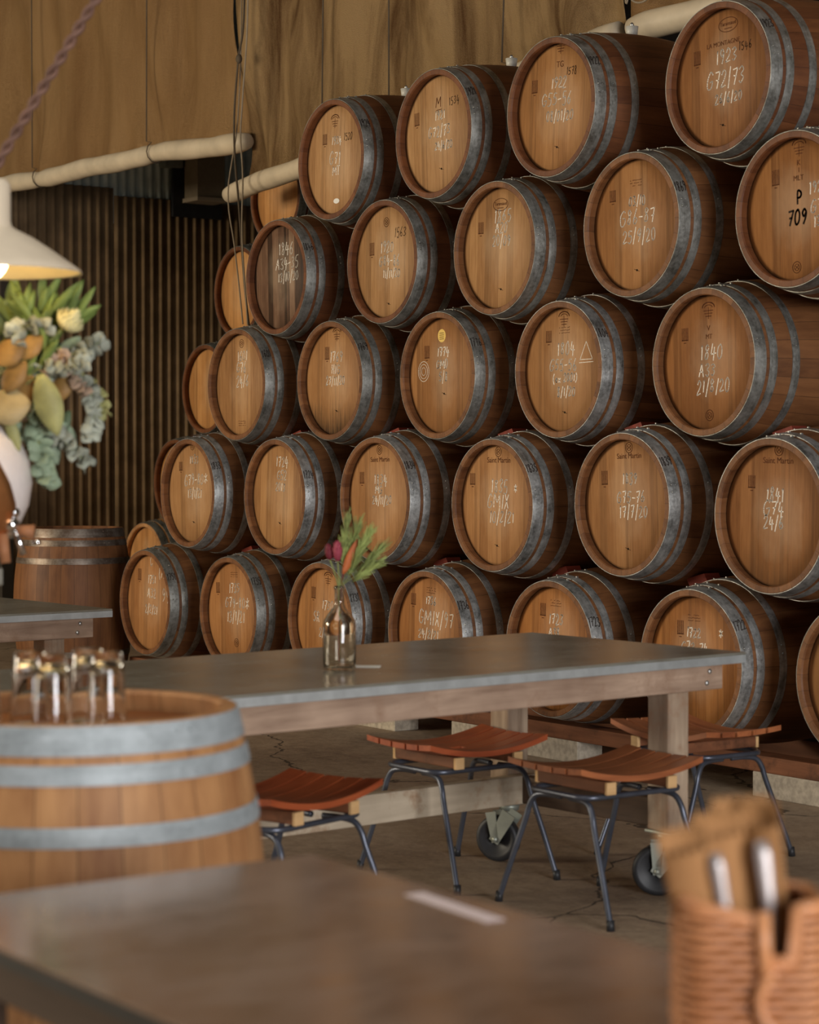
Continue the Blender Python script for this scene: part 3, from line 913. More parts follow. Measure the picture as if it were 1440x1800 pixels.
# red timber wedges between the rows
ME_wedge = MB()
ME_wedge.add([(-.05, -.04, -.03), (.05, -.04, -.03), (.05, .04, -.03), (-.05, .04, -.03), (-.05, -.04, .045), (.05, -.04, .012), (.05, .04, .012), (-.05, .04, .045)],
             [(0, 3, 2, 1), (4, 5, 6, 7), (0, 1, 5, 4), (1, 2, 6, 5), (2, 3, 7, 6), (3, 0, 4, 7)])
ME_wedge = ME_wedge.mesh('wedge', M_wedge)
pos = {r[0]: (r[1], r[2]) for r in ROWS}
nm = {'1b': '1735', '1c': 'SR', '1d': '1736', '1e': '1723', '1f': '1722', '2b': '1724', '2c': '1834', '2d': '1835', '2e': '1839', '2f': '1841'}
for bid, word in nm.items():
    x, z = pos[bid]
    a = -0.56
    rr = RB + 0.012
    o = link('wedge', ME_wedge, None, (x + rr * math.sin(a), YF + 0.26, z + rr * math.cos(a)), (0, a, 0))
    tag(o, 'small red timber wedge on the left shoulder of the barrel chalked ' + word, 'wedge', 'red wedges between the stacked barrels')

# rack timbers and concrete blocks under the bottom row
def rack_beam(x0, x1, y, label):
    o = obj('rack_beam', MB().box(((x0 + x1) / 2, y, 0.128), (x1 - x0, 0.10, 0.064), None, 0.004), M_beam)
    tag(o, label, 'beam', 'timber beams under the barrels')
rack_beam(-11.1, -8.35, 6.00, 'reddish timber beam under the left half of the bottom barrel row')
rack_beam(-8.30, -6.55, 6.00, 'reddish timber beam behind the middle red stool')
rack_beam(-6.50, -4.6, 6.00, 'reddish timber beam behind the right stool, resting on the long pale block')
for (x0, x1, lab) in [(-11.0, -10.2, 'under the leftmost bottom barrel'), (-8.9, -8.45, 'left of the middle stool under the table apron'), (-8.0, -7.1, 'just behind the middle stool'), (-6.05, -4.7, 'at the right edge')]:
    o = obj('concrete_block', MB().box(((x0 + x1) / 2, 6.02, 0.048), (x1 - x0, 0.14, 0.096), None, 0.004), M_concrete)
    tag(o, 'pale concrete block supporting the rack beam ' + lab, 'block', 'concrete blocks under the rack')
o = obj('rack_beam', MB().box((-13.0, 7.55, 0.113), (1.1, 0.10, 0.226), None, 0.004), M_beam)
tag(o, 'timber beam under the lowest barrel of the back stack', 'beam')
for (x0, x1) in [(-11.1, -7.9), (-7.8, -4.6)]:
    o = obj('rack_beam', MB().box(((x0 + x1) / 2, 6.50, 0.078), (x1 - x0, 0.10, 0.156), None, 0.004), M_beam)
    tag(o, 'rear timber beam deep under the ' + ('left' if x0 < -10 else 'right') + ' half of the bottom barrel row', 'beam', 'rear beams under the barrels')

# barrel standing at the foot of the corrugated wall
barrel('dark oak barrel standing upright beside the corrugated wall, behind the far table', (-11.39, 5.74, 0.0), (), True, 'n', 'r', (0.5, 0.3, 0.2, 0), None, False, False, None, 77)

RT = Vector((0.5812, 0.8138, 0)); FWD = Vector((-0.8138, 0.5812, 0)); UPV = Vector((0, 0, 1))   # room directions used for leaning things

# ------------------------------------------------------------------ canvas blinds on the walkway
def mat_canvas(name, base, dark, stain_amt):
    m, nt, b = newmat(name)
    f1 = noise(nt, objcoord(nt, (1.6, 1.6, 0.28)), 1.7, 6, 0.65, 0.8)
    f2 = noise(nt, objcoord(nt, (0.9, 0.9, 0.5)), 1.0, 4, 0.6)
    f3 = noise(nt, objcoord(nt, (260, 260, 260)), 1.0, 2)
    r = ramp(nt, [(0.36, dark), (0.56, base)])
    L(nt, math_node(nt, 'ADD', math_node(nt, 'MULTIPLY', f1, stain_amt), math_node(nt, 'ADD', math_node(nt, 'MULTIPLY', f2, 0.85 - stain_amt), math_node(nt, 'MULTIPLY', f3, 0.15))), r.inputs[0])
    L(nt, r.outputs[0], b.inputs['Base Color'])
    b.inputs['Roughness'].default_value = 0.85
    b.inputs['Specular IOR Level'].default_value = 0.15
    bump(nt, b, math_node(nt, 'ADD', f3, math_node(nt, 'MULTIPLY', noise(nt, objcoord(nt, (3.2, 3.2, 0.9)), 1.5, 6, 0.62, 1.3), 3.0)), 0.8, 0.05)
    return m
M_canvas = mat_canvas('tan_canvas', (0.54, 0.32, 0.14), (0.34, 0.18, 0.07), 0.40)
M_canvas2 = mat_canvas('stained_canvas', (0.56, 0.36, 0.17), (0.14, 0.065, 0.022), 0.82)
M_roll = plain('pale_roll', (0.60, 0.50, 0.36), 0.5, 0, 0.5, 0.12, 5, 0.15)
M_cord = plain('grey_cord', (0.30, 0.24, 0.17), 0.8, 0, 0.2, 0.1)
M_cord_dark = plain('dark_cord', (0.10, 0.075, 0.05), 0.8, 0, 0.2, 0.1)

def canvas(parent, x0, x1, y, zbot, ztop, mat, amp, seed):
    rnd = random.Random(seed)
    ph = [(rnd.uniform(1.2, 7.5), rnd.uniform(0, 6.28), rnd.uniform(.3, 1), rnd.uniform(-.5, .5)) for _ in range(9)]
    nx = max(8, int((x1 - x0) * 34)); nz = 40
    vs = []
    for j in range(nz + 1):
        v_ = j / nz
        for i in range(nx + 1):
            x = x0 + (x1 - x0) * i / nx
            z = zbot(x) + (ztop - zbot(x)) * v_
            d = sum(a * math.sin(k * (x + t_ * (z - 3.3)) * 2.0 + p) for k, p, a, t_ in ph) / 5
            low = math.exp(-(z - zbot(x)) / 0.35)
            d += 0.35 * math.sin(3.1 * x + 1.7 * (z - 3.3) + 1.3 * math.sin(2.2 * x - z)) 
            crumple = 0.5 * math.sin(9 * x + 5 * z + 2 * math.sin(4 * x)) * low
            vs.append((x, y + amp * (d * (1 - 0.6 * low) + crumple), z))
    fs = [(j * (nx + 1) + i, j * (nx + 1) + i + 1, (j + 1) * (nx + 1) + i + 1, (j + 1) * (nx + 1) + i) for j in range(nz) for i in range(nx)]
    mb = MB().add(vs, fs, True)
    o = obj('canvas', mb, mat, parent)
    md = o.modifiers.new('thickness', 'SOLIDIFY'); md.thickness = 0.004
    return o

def blind(label, x0, x1, rollpts, rr, mat, amp, seed, cords, y=6.85, ztop=5.38):
    t = thing('canvas_blind', label, 'blind', (x0, y, 0), 0, 'rolled up canvas blinds')
    def zr(x):
        P = rollpts
        for (a, za), (b_, zb) in zip(P, P[1:]):
            if x <= b_:
                return za + (zb - za) * (x - a) / (b_ - a)
        return P[-1][1]
    def loc(pts):
        return [(p[0] - x0, p[1] - y, p[2]) for p in pts]
    c = canvas(t, x0, x1, y, lambda x: zr(x) + rr * 0.4, ztop, mat, amp, seed)
    c.location = (-x0, -y, 0)
    n = 60
    xs = [rollpts[0][0] + (rollpts[-1][0] - rollpts[0][0]) * i / n for i in range(n + 1)]
    pts = []; rs = []
    for i, x in enumerate(xs):
        pinch = min([1.0] + [0.82 + min(0.18, abs(x - cx) * 1.4) for cx, _ in cords])
        sag = -0.012 * math.sin(PI * ((x * 0.9) % 1.0))
        endr = 0.78 if i in (0, n) else (0.93 if i in (1, n - 1) else 1)
        pts.append((x, y - 0.02, zr(x) + sag)); rs.append(rr * pinch * endr * (1 + 0.03 * math.sin(13 * x)))
    obj('roll', MB().tube(loc(pts), rs, 20), M_roll, t)
    for cx, lean in cords:
        cp = [(cx + lean, y - 0.09, ztop), (cx + lean * .4, y - 0.09, 4.2), (cx, y - 0.09, zr(cx) + rr)]
        zc = zr(cx)
        cp += [(cx, y - 0.02 - (rr + .006) * math.sin(a), zc + (rr + .006) * math.cos(a)) for a in [PI * k / 6 for k in range(1, 12)]]
        obj('cord', MB().tube(loc(cp), 0.0045, 6), M_cord_dark, t)
    return t
blind('plain tan canvas blind rolled up level above the corrugated wall', -14.85, -11.29, [(-14.85, 3.29), (-14.04, 3.272), (-12.37, 3.262), (-11.24, 3.205)], 0.063, M_canvas, 0.085, 3,
      [(-14.02, 0.0), (-12.36, .02)])
t2 = blind('brown stained canvas blind with a slanting roll, behind the top row of barrels', -11.27, -7.86, [(-11.47, 2.912), (-10.70, 2.985), (-7.86, 3.33)], 0.060, M_canvas2, 0.10, 8,
      [(-10.33, 0.05), (-9.67, 0.0), (-8.68, 0.12)], 6.86)
blind('dark shaded canvas blind with a pale roll, behind the highest barrels on the right', -7.80, -4.3, [(-7.78, 3.325), (-6.3, 3.36), (-4.3, 3.37)], 0.066, M_canvas, 0.04, 5, [(-7.1, 0.03), (-5.6, 0)], 6.87)

def cord(label, pts, r, mat, knots=()):
    mb = MB().tube(bez(pts, 6), r, 6)
    for k in knots:
        mb.ball(k, r * 3.2, 8, (1, 1, 1.4))
    o = obj('pull_cord', mb, mat)
    tag(o, label, 'cord', 'pull cords between the two blinds')
cord('grey pull cord bowing out to the left between the two blinds', [(-11.09, 6.72, 5.38), (-11.115, 6.72, 4.008), (-11.163, 6.72, 3.311), (-11.277, 6.72, 2.894), (-11.206, 6.72, 2.573), (-11.154, 6.72, 2.333), (-11.109, 6.72, 2.094)], 0.0045, M_cord)
cord('dark knotted pull cord hanging beside the vertical canvas edge', [(-11.04, 6.70, 5.38), (-11.051, 6.70, 3.997), (-11.123, 6.70, 3.658), (-11.17, 6.70, 3.339), (-11.164, 6.70, 3.085), (-11.12, 6.70, 2.802), (-11.057, 6.70, 2.326), (-11.006, 6.70, 2.082)], 0.0065, M_cord_dark, [(-11.115, 6.70, 3.66)])
cord('pale pull cord nearest the edge of the stained blind', [(-10.97, 6.68, 5.38), (-10.98, 6.68, 3.986), (-11.04, 6.68, 3.429), (-11.066, 6.68, 3.198), (-11.041, 6.68, 2.958), (-11.049, 6.68, 2.594), (-10.987, 6.68, 2.081)], 0.005, M_cord)
o = obj('pull_cord', MB().tube(bez([(-7.80, 6.76, 5.3), (-7.74, 6.76, 3.6), (-7.70, 6.76, 3.45), (-7.62, 6.76, 3.41), (-7.55, 6.76, 3.45), (-7.50, 6.76, 3.62), (-7.5, 6.76, 5.3)], 8), 0.005, 6), M_cord)
tag(o, 'looped pale cord hanging above the pale roll at the top right', 'cord', 'pull cords between the two blinds')

# small fixtures on the corrugated wall below the blind
t = thing('wall_cabinet', 'beige box with a moulded foot hanging high on the corrugated wall, under the blind', 'cabinet', (-14.86, 8.59, 3.27))
obj('case', MB().box((0.09, 0, 0.3), (0.20, 0.25, 0.56), None, 0.006), plain('beige_box', (0.30, 0.24, 0.16), 0.6, 0, .3, .08), t)
obj('foot_moulding', MB().box((0.10, 0, 0.03), (0.23, 0.28, 0.035), None, 0.006), plain('beige_moulding', (0.42, 0.34, 0.24), 0.5), t)
obj('back_panel', MB().box((-0.03, 0, 0.28), (0.03, 0.44, 0.75)), M_rubber, t)
o = obj('bracket', MB().box((-14.89, 8.36, 3.60), (0.10, 0.16, 0.10), None, .004).box((-14.93, 8.36, 3.70), (0.03, 0.10, 0.16), None, .004), M_caster)
tag(o, 'small pale metal bracket left of the beige wall box', 'bracket')
# wire stay in front of the corrugated wall
o = obj('stay_wire', MB().tube([(-14.80, 6.83, 3.45), (-14.80, 6.45, 2.9)], 0.006, 6), M_cord_dark)
tag(o, 'thin dark slanting stay on the corrugated wall beside the lamp', 'wire')

# ------------------------------------------------------------------ tables
def slanted(mb, pts, th):
    pass

def table(label, L_, W_, corner, ang, stretch=True, group=None):
    H_ = 0.72
    R = Matrix.Rotation(ang, 3, 'Z')
    cpos = Vector(corner) - (R @ Vector((W_ / 2, L_ / 2, 0))).to_2d().to_3d()
    t = thing('dining_table', label, 'table', (cpos.x, cpos.y, 0), ang, group)
    tp = MB().box((0, 0, H_ - 0.004), (W_, L_, 0.008), None, 0.002)
    top = obj('tabletop', tp, M_zinc, t, label='grey zinc sheet top')
    e = MB()
    for sx in (-1, 1):
        e.box((sx * (W_ / 2 - 0.006), 0, H_ - 0.020), (0.012, L_, 0.024))
        e.box((0, sx * (L_ / 2 - 0.006), H_ - 0.020), (W_ - 0.024, 0.012, 0.024))
    obj('edge_strip', e, M_zinc_edge, top)
    obj('under_board', MB().box((0, 0, H_ - 0.020), (W_ - 0.024, L_ - 0.024, 0.023)), M_dark_wood, t)
    az = H_ - 0.032 - 0.0385
    for sx in (-1, 1):
        a = obj('apron', MB().box((sx * (W_ / 2 - 0.055), 0, az), (0.04, L_ - 0.13, 0.077), None, 0.003), M_grey_wood, t)
        for yy in (L_ / 2 - 0.125, -L_ / 2 + 0.125):
            bl = MB()
            for zz, dy in ((0.017, 0.0), (-0.017, -0.012)):
                bl.rev([(0.0, 0.0), (0.008, 0.0), (0.008, 0.004), (0.004, 0.007), (0, 0.007)], 12, 'x', (sx * (W_ / 2 - 0.035) if sx > 0 else sx * (W_ / 2 - 0.035) - 0.007, yy + dy, az + zz))
            obj('bolts', bl, M_bolt, a)
        a = obj('apron', MB().box((0, sx * (L_ / 2 - 0.145), az), (W_ - 0.15, 0.04, 0.077), None, 0.003), M_grey_wood, t)
    lz0 = 0.190
    for sx in (-1, 1):
        for sy in (-1, 1):
            lx, ly = sx * (W_ / 2 - 0.120), sy * (L_ / 2 - 0.212)
            lg = obj('leg', MB().box((lx, ly, (lz0 + H_ - 0.032) / 2), (0.088, 0.088, H_ - 0.032 - lz0), None, 0.005), M_grey_post, t)
            # swivel caster: plate, V arms and wheel facing the open floor
            fa = math.radians(-55 + (12 if sx > 0 else -8)) - ang
            rot = Matrix.Rotation(fa, 3, 'Z')
            off = rot @ Vector((0, -0.035, 0)) if sy > 0 else rot @ Vector((0, 0.03, 0))
            off = Vector((0.01, -0.055, 0)) if sy > 0 else Vector((0.01, 0.05, 0))
            wc = Vector((lx, ly, 0.075)) + off
            fk = MB()
            fk.box((lx, ly, lz0 - 0.004), (0.10, 0.10, 0.008), None, .002)
            fk.rev([(0, lz0 - 0.03), (0.032, lz0 - 0.03), (0.036, lz0 - 0.008), (0, lz0 - 0.008)], 20, 'z', (lx, ly, 0))
            axis = rot @ Vector((1, 0, 0)); axis = Vector((math.cos(fa), math.sin(fa), 0)); tan = Vector((-axis.y, axis.x, 0))
            for s_ in (-1, 1):
                base = wc + axis * (0.028 * s_)
                for tgt, wd in (((-0.028), 0.024), ((0.045), 0.034)):
                    a_ = wc + axis * (0.028 * s_) + tan * (0.75 * (Vector((lx, ly, 0)) - wc).dot(tan) + tgt * 0.9)
                    a_.z = lz0 - 0.028
                    d = a_ - base
                    n_ = d.normalized(); side = n_.cross(axis).normalized()
                    q = [base - side * wd / 2 - n_ * .01, base + side * wd / 2 - n_ * .01, a_ + side * wd * .75, a_ - side * wd * .75]
                    vs = [p + axis * (-0.002) for p in q] + [p + axis * 0.002 for p in q]
                    fk.add(vs, [(0, 1, 2, 3), (4, 7, 6, 5), (0, 4, 5, 1), (1, 5, 6, 2), (2, 6, 7, 3), (3, 7, 4, 0)])
            fk.tube([wc - axis * 0.036, wc + axis * 0.036], 0.009, 12)
            obj('caster_fork', fk, M_caster, lg)
            wh = MB()
            prof = [(0.012, -0.017), (0.045, -0.012), (0.055, -0.020), (0.070, -0.020), (0.075, -0.010), (0.075, 0.010), (0.070, 0.020), (0.055, 0.020), (0.045, 0.012), (0.012, 0.017)]
            o_ = MB().rev(prof, 36, 'x', closed=True)
            Rm = Matrix.Rotation(fa, 3, 'Z')
            o_.v = [tuple(Rm @ Vector(v) + wc) for v in o_.v]
            obj('caster_wheel', o_, M_rubber, lg)
    if stretch:
        obj('stretcher', MB().box((-(W_ / 2 - 0.12 - 0.066), 0, 0.237), (0.042, L_ - 0.34, 0.092), None, 0.004), M_board, t, label='pale lengthwise board between the far legs')
        for sy in (-1, 1):
            obj('stretcher', MB().box((0.0, sy * (L_ / 2 - 0.212), 0.237), (W_ - 0.33, 0.042, 0.088), None, 0.004), M_dark_wood, t)
    return t
TA = math.radians(4.0)
table('long zinc topped table on casters holding the bottle vase', 2.42, 0.95, (-4.746, 4.639, 0), TA, True, 'zinc topped tables')
table('zinc topped timber table at the left edge, in front of the upright dark barrel', 2.42, 1.25, (-7.524, 3.96, 0), TA, False, 'zinc topped tables')

# foreground table
t = thing('dining_table', 'brown worn metal topped table in the foreground, holding the woven basket', 'table', (-1.63, 1.43, 0))
tp = obj('tabletop', MB().box((0, 0, 0.718), (2.14, 0.64, 0.004)), M_zinc_brown, t)
obj('apron', MB().box((0, -0.296, 0.672), (2.10, 0.022, 0.050), None, 0.003), M_dark_wood, t)
obj('apron', MB().box((0, 0.296, 0.672), (2.10, 0.022, 0.050), None, 0.003), M_dark_wood, t)
obj('apron', MB().box((-1.04, 0, 0.672), (0.022, 0.57, 0.050), None, 0.003), M_dark_wood, t)
obj('apron', MB().box((1.04, 0, 0.672), (0.022, 0.57, 0.050), None, 0.003), M_dark_wood, t)
obj('under_board', MB().box((0, 0, 0.7065), (2.132, 0.632, 0.019)), M_rubber, t)  # black colour stands in for the shadow gap under the lip
for sx in (-1, 1):
    for sy in (-1, 1):
        obj('leg', MB().box((sx * 0.99, sy * 0.25, 0.349), (0.06, 0.06, 0.697), None, 0.004), M_dark_wood, t)

# ------------------------------------------------------------------ stools made of old barrel staves
SW, SL = 0.062, 0.46
def stave_mesh(width, hole=False, cx=0.0):
    mb = MB()
    ny, nx, th = 20, 4, 0.017
    def pt(i, j, top):
        y = -SL / 2 + SL * j / ny
        wv = width * (1 - 0.10 * (2 * j / ny - 1) ** 2)
        x = cx + wv * (i / nx - 0.5)
        z = 0.034 * (2 * y / SL) ** 2 + 0.30 * x * x
        return (x, y, z + (th if top else 0))
    vs = [pt(i, j, t_) for t_ in (0, 1) for j in range(ny + 1) for i in range(nx + 1)]
    off = (nx + 1) * (ny + 1)
    idx = lambda i, j, t_: t_ * off + j * (nx + 1) + i
    fs = []
    cut = {(1, 9), (2, 9), (1, 10), (2, 10)} if hole else set()
    for j in range(ny):
        for i in range(nx):
            if (i, j) in cut:
                continue
            fs.append((idx(i, j, 1), idx(i + 1, j, 1), idx(i + 1, j + 1, 1), idx(i, j + 1, 1)))
            fs.append((idx(i, j, 0), idx(i, j + 1, 0), idx(i + 1, j + 1, 0), idx(i + 1, j, 0)))
    edge = [(idx(i, 0, 0), idx(i + 1, 0, 0), idx(i + 1, 0, 1), idx(i, 0, 1)) for i in range(nx)]
    edge += [(idx(i, ny, 0), idx(i, ny, 1), idx(i + 1, ny, 1), idx(i + 1, ny, 0)) for i in range(nx)]
    edge += [(idx(0, j, 0), idx(0, j, 1), idx(0, j + 1, 1), idx(0, j + 1, 0)) for j in range(ny)]
    edge += [(idx(nx, j, 0), idx(nx, j + 1, 0), idx(nx, j + 1, 1), idx(nx, j, 1)) for j in range(ny)]
    if hole:
        for (a, b_) in (((1, 9), (3, 9)), ((1, 11), (3, 11))):
            for i in range(1, 3):
                edge.append((idx(i, a[1], 0), idx(i + 1, a[1], 0), idx(i + 1, a[1], 1), idx(i, a[1], 1)))
        for i in (1, 3):
            for j in (9, 10):
                edge.append((idx(i, j, 0), idx(i, j + 1, 0), idx(i, j + 1, 1), idx(i, j, 1)))
    mb.add(vs, fs + edge, False)
    return mb

def stool(label, loc, rz, mat, hole=False):
    t = thing('stave_stool', label, 'stool', (loc[0], loc[1], 0), rz, 'stools made of barrel staves')
    z0 = 0.382
    widths = [0.066, 0.060, 0.068, 0.060, 0.066]
    x = -sum(widths) / 2 - 0.008
    for k, wd in enumerate(widths):
        o = obj('seat_slat', stave_mesh(wd, hole and k == 2, x + wd / 2), mat, t, (0, 0, z0))
        x += wd + 0.004
    for yy in (-0.115, 0.115):
        mb = MB().box((0.0, yy, z0 - 0.004), (0.30, 0.032, 0.034), None, 0.003)
        rn = obj('runner', mb, M_beam, t)
        for sx in (-1, 1):
            obj('end_block', MB().box((sx * 0.156, yy, z0 - 0.006), (0.012, 0.034, 0.036), None, 0.002), M_block, rn, label='pale end grain')
    zr_ = 0.350
    fr = MB()
    ring = []
    ax, ay, rr = 0.135, 0.185, 0.05
    for cx, cy, a0 in ((ax - rr, ay - rr, 0), (-ax + rr, ay - rr, PI / 2), (-ax + rr, -ay + rr, PI), (ax - rr, -ay + rr, 1.5 * PI)):
        for k in range(6):
            a = a0 + PI / 2 * k / 5
            ring.append((cx + rr * math.cos(a), cy + rr * math.sin(a), zr_))
    fr.tube(ring, 0.0085, 10, closed=True)
    obj('seat_ring', fr, M_tube, t)
    for sx in (-1, 1):
        for sy in (-1, 1):
            pts = [(sx * 0.02, sy * 0.150, zr_ - 0.014), (sx * 0.075, sy * 0.156, zr_ - 0.014), (sx * 0.118, sy * 0.163, zr_ - 0.022), (sx * 0.140, sy * 0.168, zr_ - 0.050), (sx * 0.155, sy * 0.172, zr_ - 0.095), (sx * 0.205, sy * 0.184, 0.13), (sx * 0.250, sy * 0.195, 0.012)]
            lg = obj('leg', MB().tube(bez(pts, 6), 0.0088, 10), M_tube, t)
            obj('foot_cap', MB().tube([(sx * 0.2485, sy * 0.194, 0.030), (sx * 0.2512, sy * 0.196, 0.0)], 0.0115, 12), M_rubber, lg)
    return t
stool('orange brown stave stool nearest the camera, in front of the table leg', (-4.79, 4.12), 0.0, M_slat_b)
stool('deep red stave stool with a hole in its seat under the long table', (-5.44, 4.07), 0.02, M_slat, True)
stool('orange stave stool half hidden behind the foreground barrel', (-4.90, 3.08), 0.30, M_slat)
stool('brown stave stool turned sideways beyond the right end of the long table', (-5.25, 4.90), math.radians(90), M_slat_b)

# ------------------------------------------------------------------ foreground barrel and glasses
FB = Vector((-3.46, 1.744, 0))
barrel('oak barrel with grey hoops standing upright in the foreground, holding the glasses', tuple(FB), (), True, 'p', 'n', (0.75, 0.45, 0.25, 0), None, False, False, None, 91).scale = (1, 1, 0.967)

def glass_mat(name, col, rough=0.0):
    m, nt, b = newmat(name)
    b.inputs['Base Color'].default_value = (*col, 1)
    b.inputs['Transmission Weight'].default_value = 1.0
    b.inputs['Roughness'].default_value = rough
    b.inputs['IOR'].default_value = 1.45
    return m
M_glass = glass_mat('clear_glass', (0.97, 0.97, 0.97))
M_amber = glass_mat('amber_glass', (1.0, 0.97, 0.90))
M_gwater = glass_mat('amber_water', (0.86, 0.78, 0.60))
gm = MB().rev([(0.0, 0.0), (0.022, 0.0), (0.0265, 0.004), (0.0285, 0.05), (0.0335, 0.125), (0.0345, 0.130), (0.0350, 0.1285), (0.0325, 0.05), (0.0305, 0.004), (0.028, -0.0), (0.0285, 0.0), (0.0, 0.0)], 32, 'z')
# upturned tumbler: wide mouth down, thick base on top
gm = MB().rev([(0.0, 0.132), (0.024, 0.132), (0.027, 0.128), (0.0305, 0.09), (0.0355, 0.006), (0.0360, 0.0), (0.0345, 0.0), (0.0335, 0.008), (0.0285, 0.09), (0.0250, 0.112), (0.0, 0.116)], 36, 'z')
ME_glass = gm.mesh('glass_tumbler', M_glass)
GL = [(-0.078, 0.005, 'leftmost of the close group in view, largest'), (-0.028, -0.060, 'front one of the group'), (0.014, 0.070, 'rearmost of the group'), (0.058, 0.000, 'rightmost of the group'), (-0.155, -0.045, 'at the left edge of the picture')]
for a, d, txt in GL:
    p = FB + RT * a + FWD * d
    o = link('glass_tumbler', ME_glass, None, (p.x, p.y, BL * 0.967 - 0.0365))
    tag(o, 'upturned clear glass tumbler on the foreground barrel, ' + txt, 'glass', 'tumblers on the foreground barrel')

# ------------------------------------------------------------------ bottle vase with flowers on the long table
BP = Vector((-4.993, 3.329, 0.7205))
bt = MB().rev([(0.0, 0.004), (0.034, 0.003), (0.040, 0.0), (0.0445, 0.006), (0.0455, 0.02), (0.0455, 0.125), (0.0435, 0.138), (0.030, 0.158), (0.0175, 0.172), (0.0135, 0.185), (0.0135, 0.222), (0.0155, 0.223), (0.0160, 0.230), (0.0135, 0.233),
               (0.0110, 0.232), (0.0105, 0.185), (0.0145, 0.171), (0.028, 0.155), (0.0405, 0.137), (0.0427, 0.125), (0.0427, 0.018), (0.038, 0.009), (0.0, 0.009)], 40, 'z')
o = obj('bottle_vase', bt, M_amber, None, tuple(BP))
tag(o, 'clear amber glass bottle used as a vase on the long zinc table', 'vase')

def leaf(mb, base, direction, length, width, normal, curl=0.15, n=6, fold=0.0, tipw=0.02):
    d = Vector(direction).normalized(); nrm = Vector(normal)
    nrm = (nrm - d * nrm.dot(d)).normalized(); s = d.cross(nrm).normalized()
    vs = []; 
    for i in range(n + 1):
        t_ = i / n
        w_ = width * (math.sin(PI * min(1, t_ * 0.94 + 0.05)) ** 0.8) * 0.5 + 0.0004
        c = Vector(base) + d * length * t_ - nrm * curl * length * t_ * t_
        vs += [c - s * w_ + nrm * fold * w_, c, c + s * w_ + nrm * fold * w_]
    fs = []
    for i in range(n):
        a = 3 * i
        fs += [(a, a + 1, a + 4, a + 3), (a + 1, a + 2, a + 5, a + 4)]
    mb.add(vs, fs, True)

def leafmat(name, c, var=0.25, trans=0.0, rough=0.55):
    m = plain(name, c, rough, 0, 0.3, var, 14)
    return m
M_needle = leafmat('needle_green', (0.30, 0.35, 0.11), 0.45)
M_stem = leafmat('stem_green', (0.20, 0.22, 0.07))
M_redbud = leafmat('dark_red_petal', (0.14, 0.015, 0.025))
M_pinkbud = leafmat('pink_petal', (0.28, 0.045, 0.07))
M_orange = leafmat('orange_leaf', (0.42, 0.11, 0.03))

def sprig(name, label, cat, base, group=None):
    return thing(name, label, cat, tuple(base), 0, group)

rnd = random.Random(4)
neck = BP + Vector((0, 0, 0.02))
t = sprig('needle_branch', 'spray of thin green needle leaves fanning to the right out of the bottle vase', 'branch', neck)
st = MB(); nd = MB()
tips = [(0.045, 0.10, .01), (0.075, 0.085, -.02), (0.105, 0.055, .02), (0.02, 0.115, -.01), (0.09, 0.02, 0.0), (0.06, 0.06, .03)]
for (a, u_, d) in tips:
    b0 = Vector((0, 0, 0.0)); b1 = UPV * 0.20
    tip = b1 + RT * a * 1.0 + UPV * (u_ * 1.25 + 0.035) + FWD * d
    path = bez([b0, b1 * 0.6 + RT * .002, b1, b1 + (tip - b1) * 0.45 + UPV * .01, tip], 5)
    st.tube(path, 0.0013, 5)
    for k in range(120):
        s_ = 0.35 + 0.65 * rnd.random()
        p = b1 + (tip - b1) * s_
        dr = (tip - b1).normalized() * 1.3 + Vector((rnd.uniform(-1, 1), rnd.uniform(-1, 1), rnd.uniform(-.6, 1))) * 0.42
        leaf(nd, p, dr, rnd.uniform(0.035, 0.062), 0.0019, Vector((rnd.uniform(-1, 1), rnd.uniform(-1, 1), rnd.uniform(-1, 1))), 0.1, 3)
obj('stem', st, M_stem, t)
nf = obj('needle_leaves', nd, M_needle, t)
nf.modifiers.new('thickness', 'SOLIDIFY').thickness = 0.0008
def budflower(label, tip, h, r, mat, base=neck):
    t = sprig('protea_bud', label, 'flower', base, 'protea buds in the bottle vase')
    tip = Vector(tip)
    obj('stem', MB().tube(bez([(0, 0, 0), (0, 0, .12), UPV * 0.20 + tip * 0.15, UPV * 0.20 + tip], 5), 0.0022, 6), M_stem, t)
    mb = MB()
    ax = (tip.normalized() + UPV * 1.2).normalized()
    c = UPV * 0.20 + tip
    for ring, (rr, n, ln) in enumerate(((0.25, 5, 1.0), (0.6, 7, 0.92), (1.0, 8, 0.7))):
        for k in range(n):
            a = 2 * PI * k / n + ring
            o1 = ax.orthogonal().normalized(); o2 = ax.cross(o1)
            out = o1 * math.cos(a) + o2 * math.sin(a)
            leaf(mb, c + out * r * rr * 0.35, ax + out * 0.35 * rr, h * ln, r * 1.0, -out, -0.12 * rr, 5)
    f = obj('petals', mb, mat, t)
    f.modifiers.new('thickness', 'SOLIDIFY').thickness = 0.0012
    return t
budflower('dark red closed bud at the left of the bottle bouquet', -RT * 0.026 + UPV * 0.085, 0.045, 0.010, M_redbud)
budflower('pinkish red bud in the middle left of the bottle bouquet', -RT * 0.004 + UPV * 0.082 - FWD * .01, 0.056, 0.012, M_pinkbud)
t = sprig('leaf_stem', 'single upright orange leaf in the middle of the bottle bouquet', 'leaf', neck)
obj('stem', MB().tube(bez([(0, 0, 0), (0, 0, .14), UPV * 0.22 + RT * .006, UPV * 0.27 + RT * 0.018], 5), 0.0022, 6), M_redbud, t)
mb = MB(); leaf(mb, UPV * 0.245 + RT * .010 - FWD * .01, UPV + RT * 0.42, 0.105, 0.024, -FWD + RT * .3, 0.02, 8, 0.2)
f = obj('leaf', mb, M_orange, t); f.modifiers.new('thickness', 'SOLIDIFY').thickness = 0.001
mb = MB().box((0, 0, 0.0005), (0.085, 0.055, 0.0008))
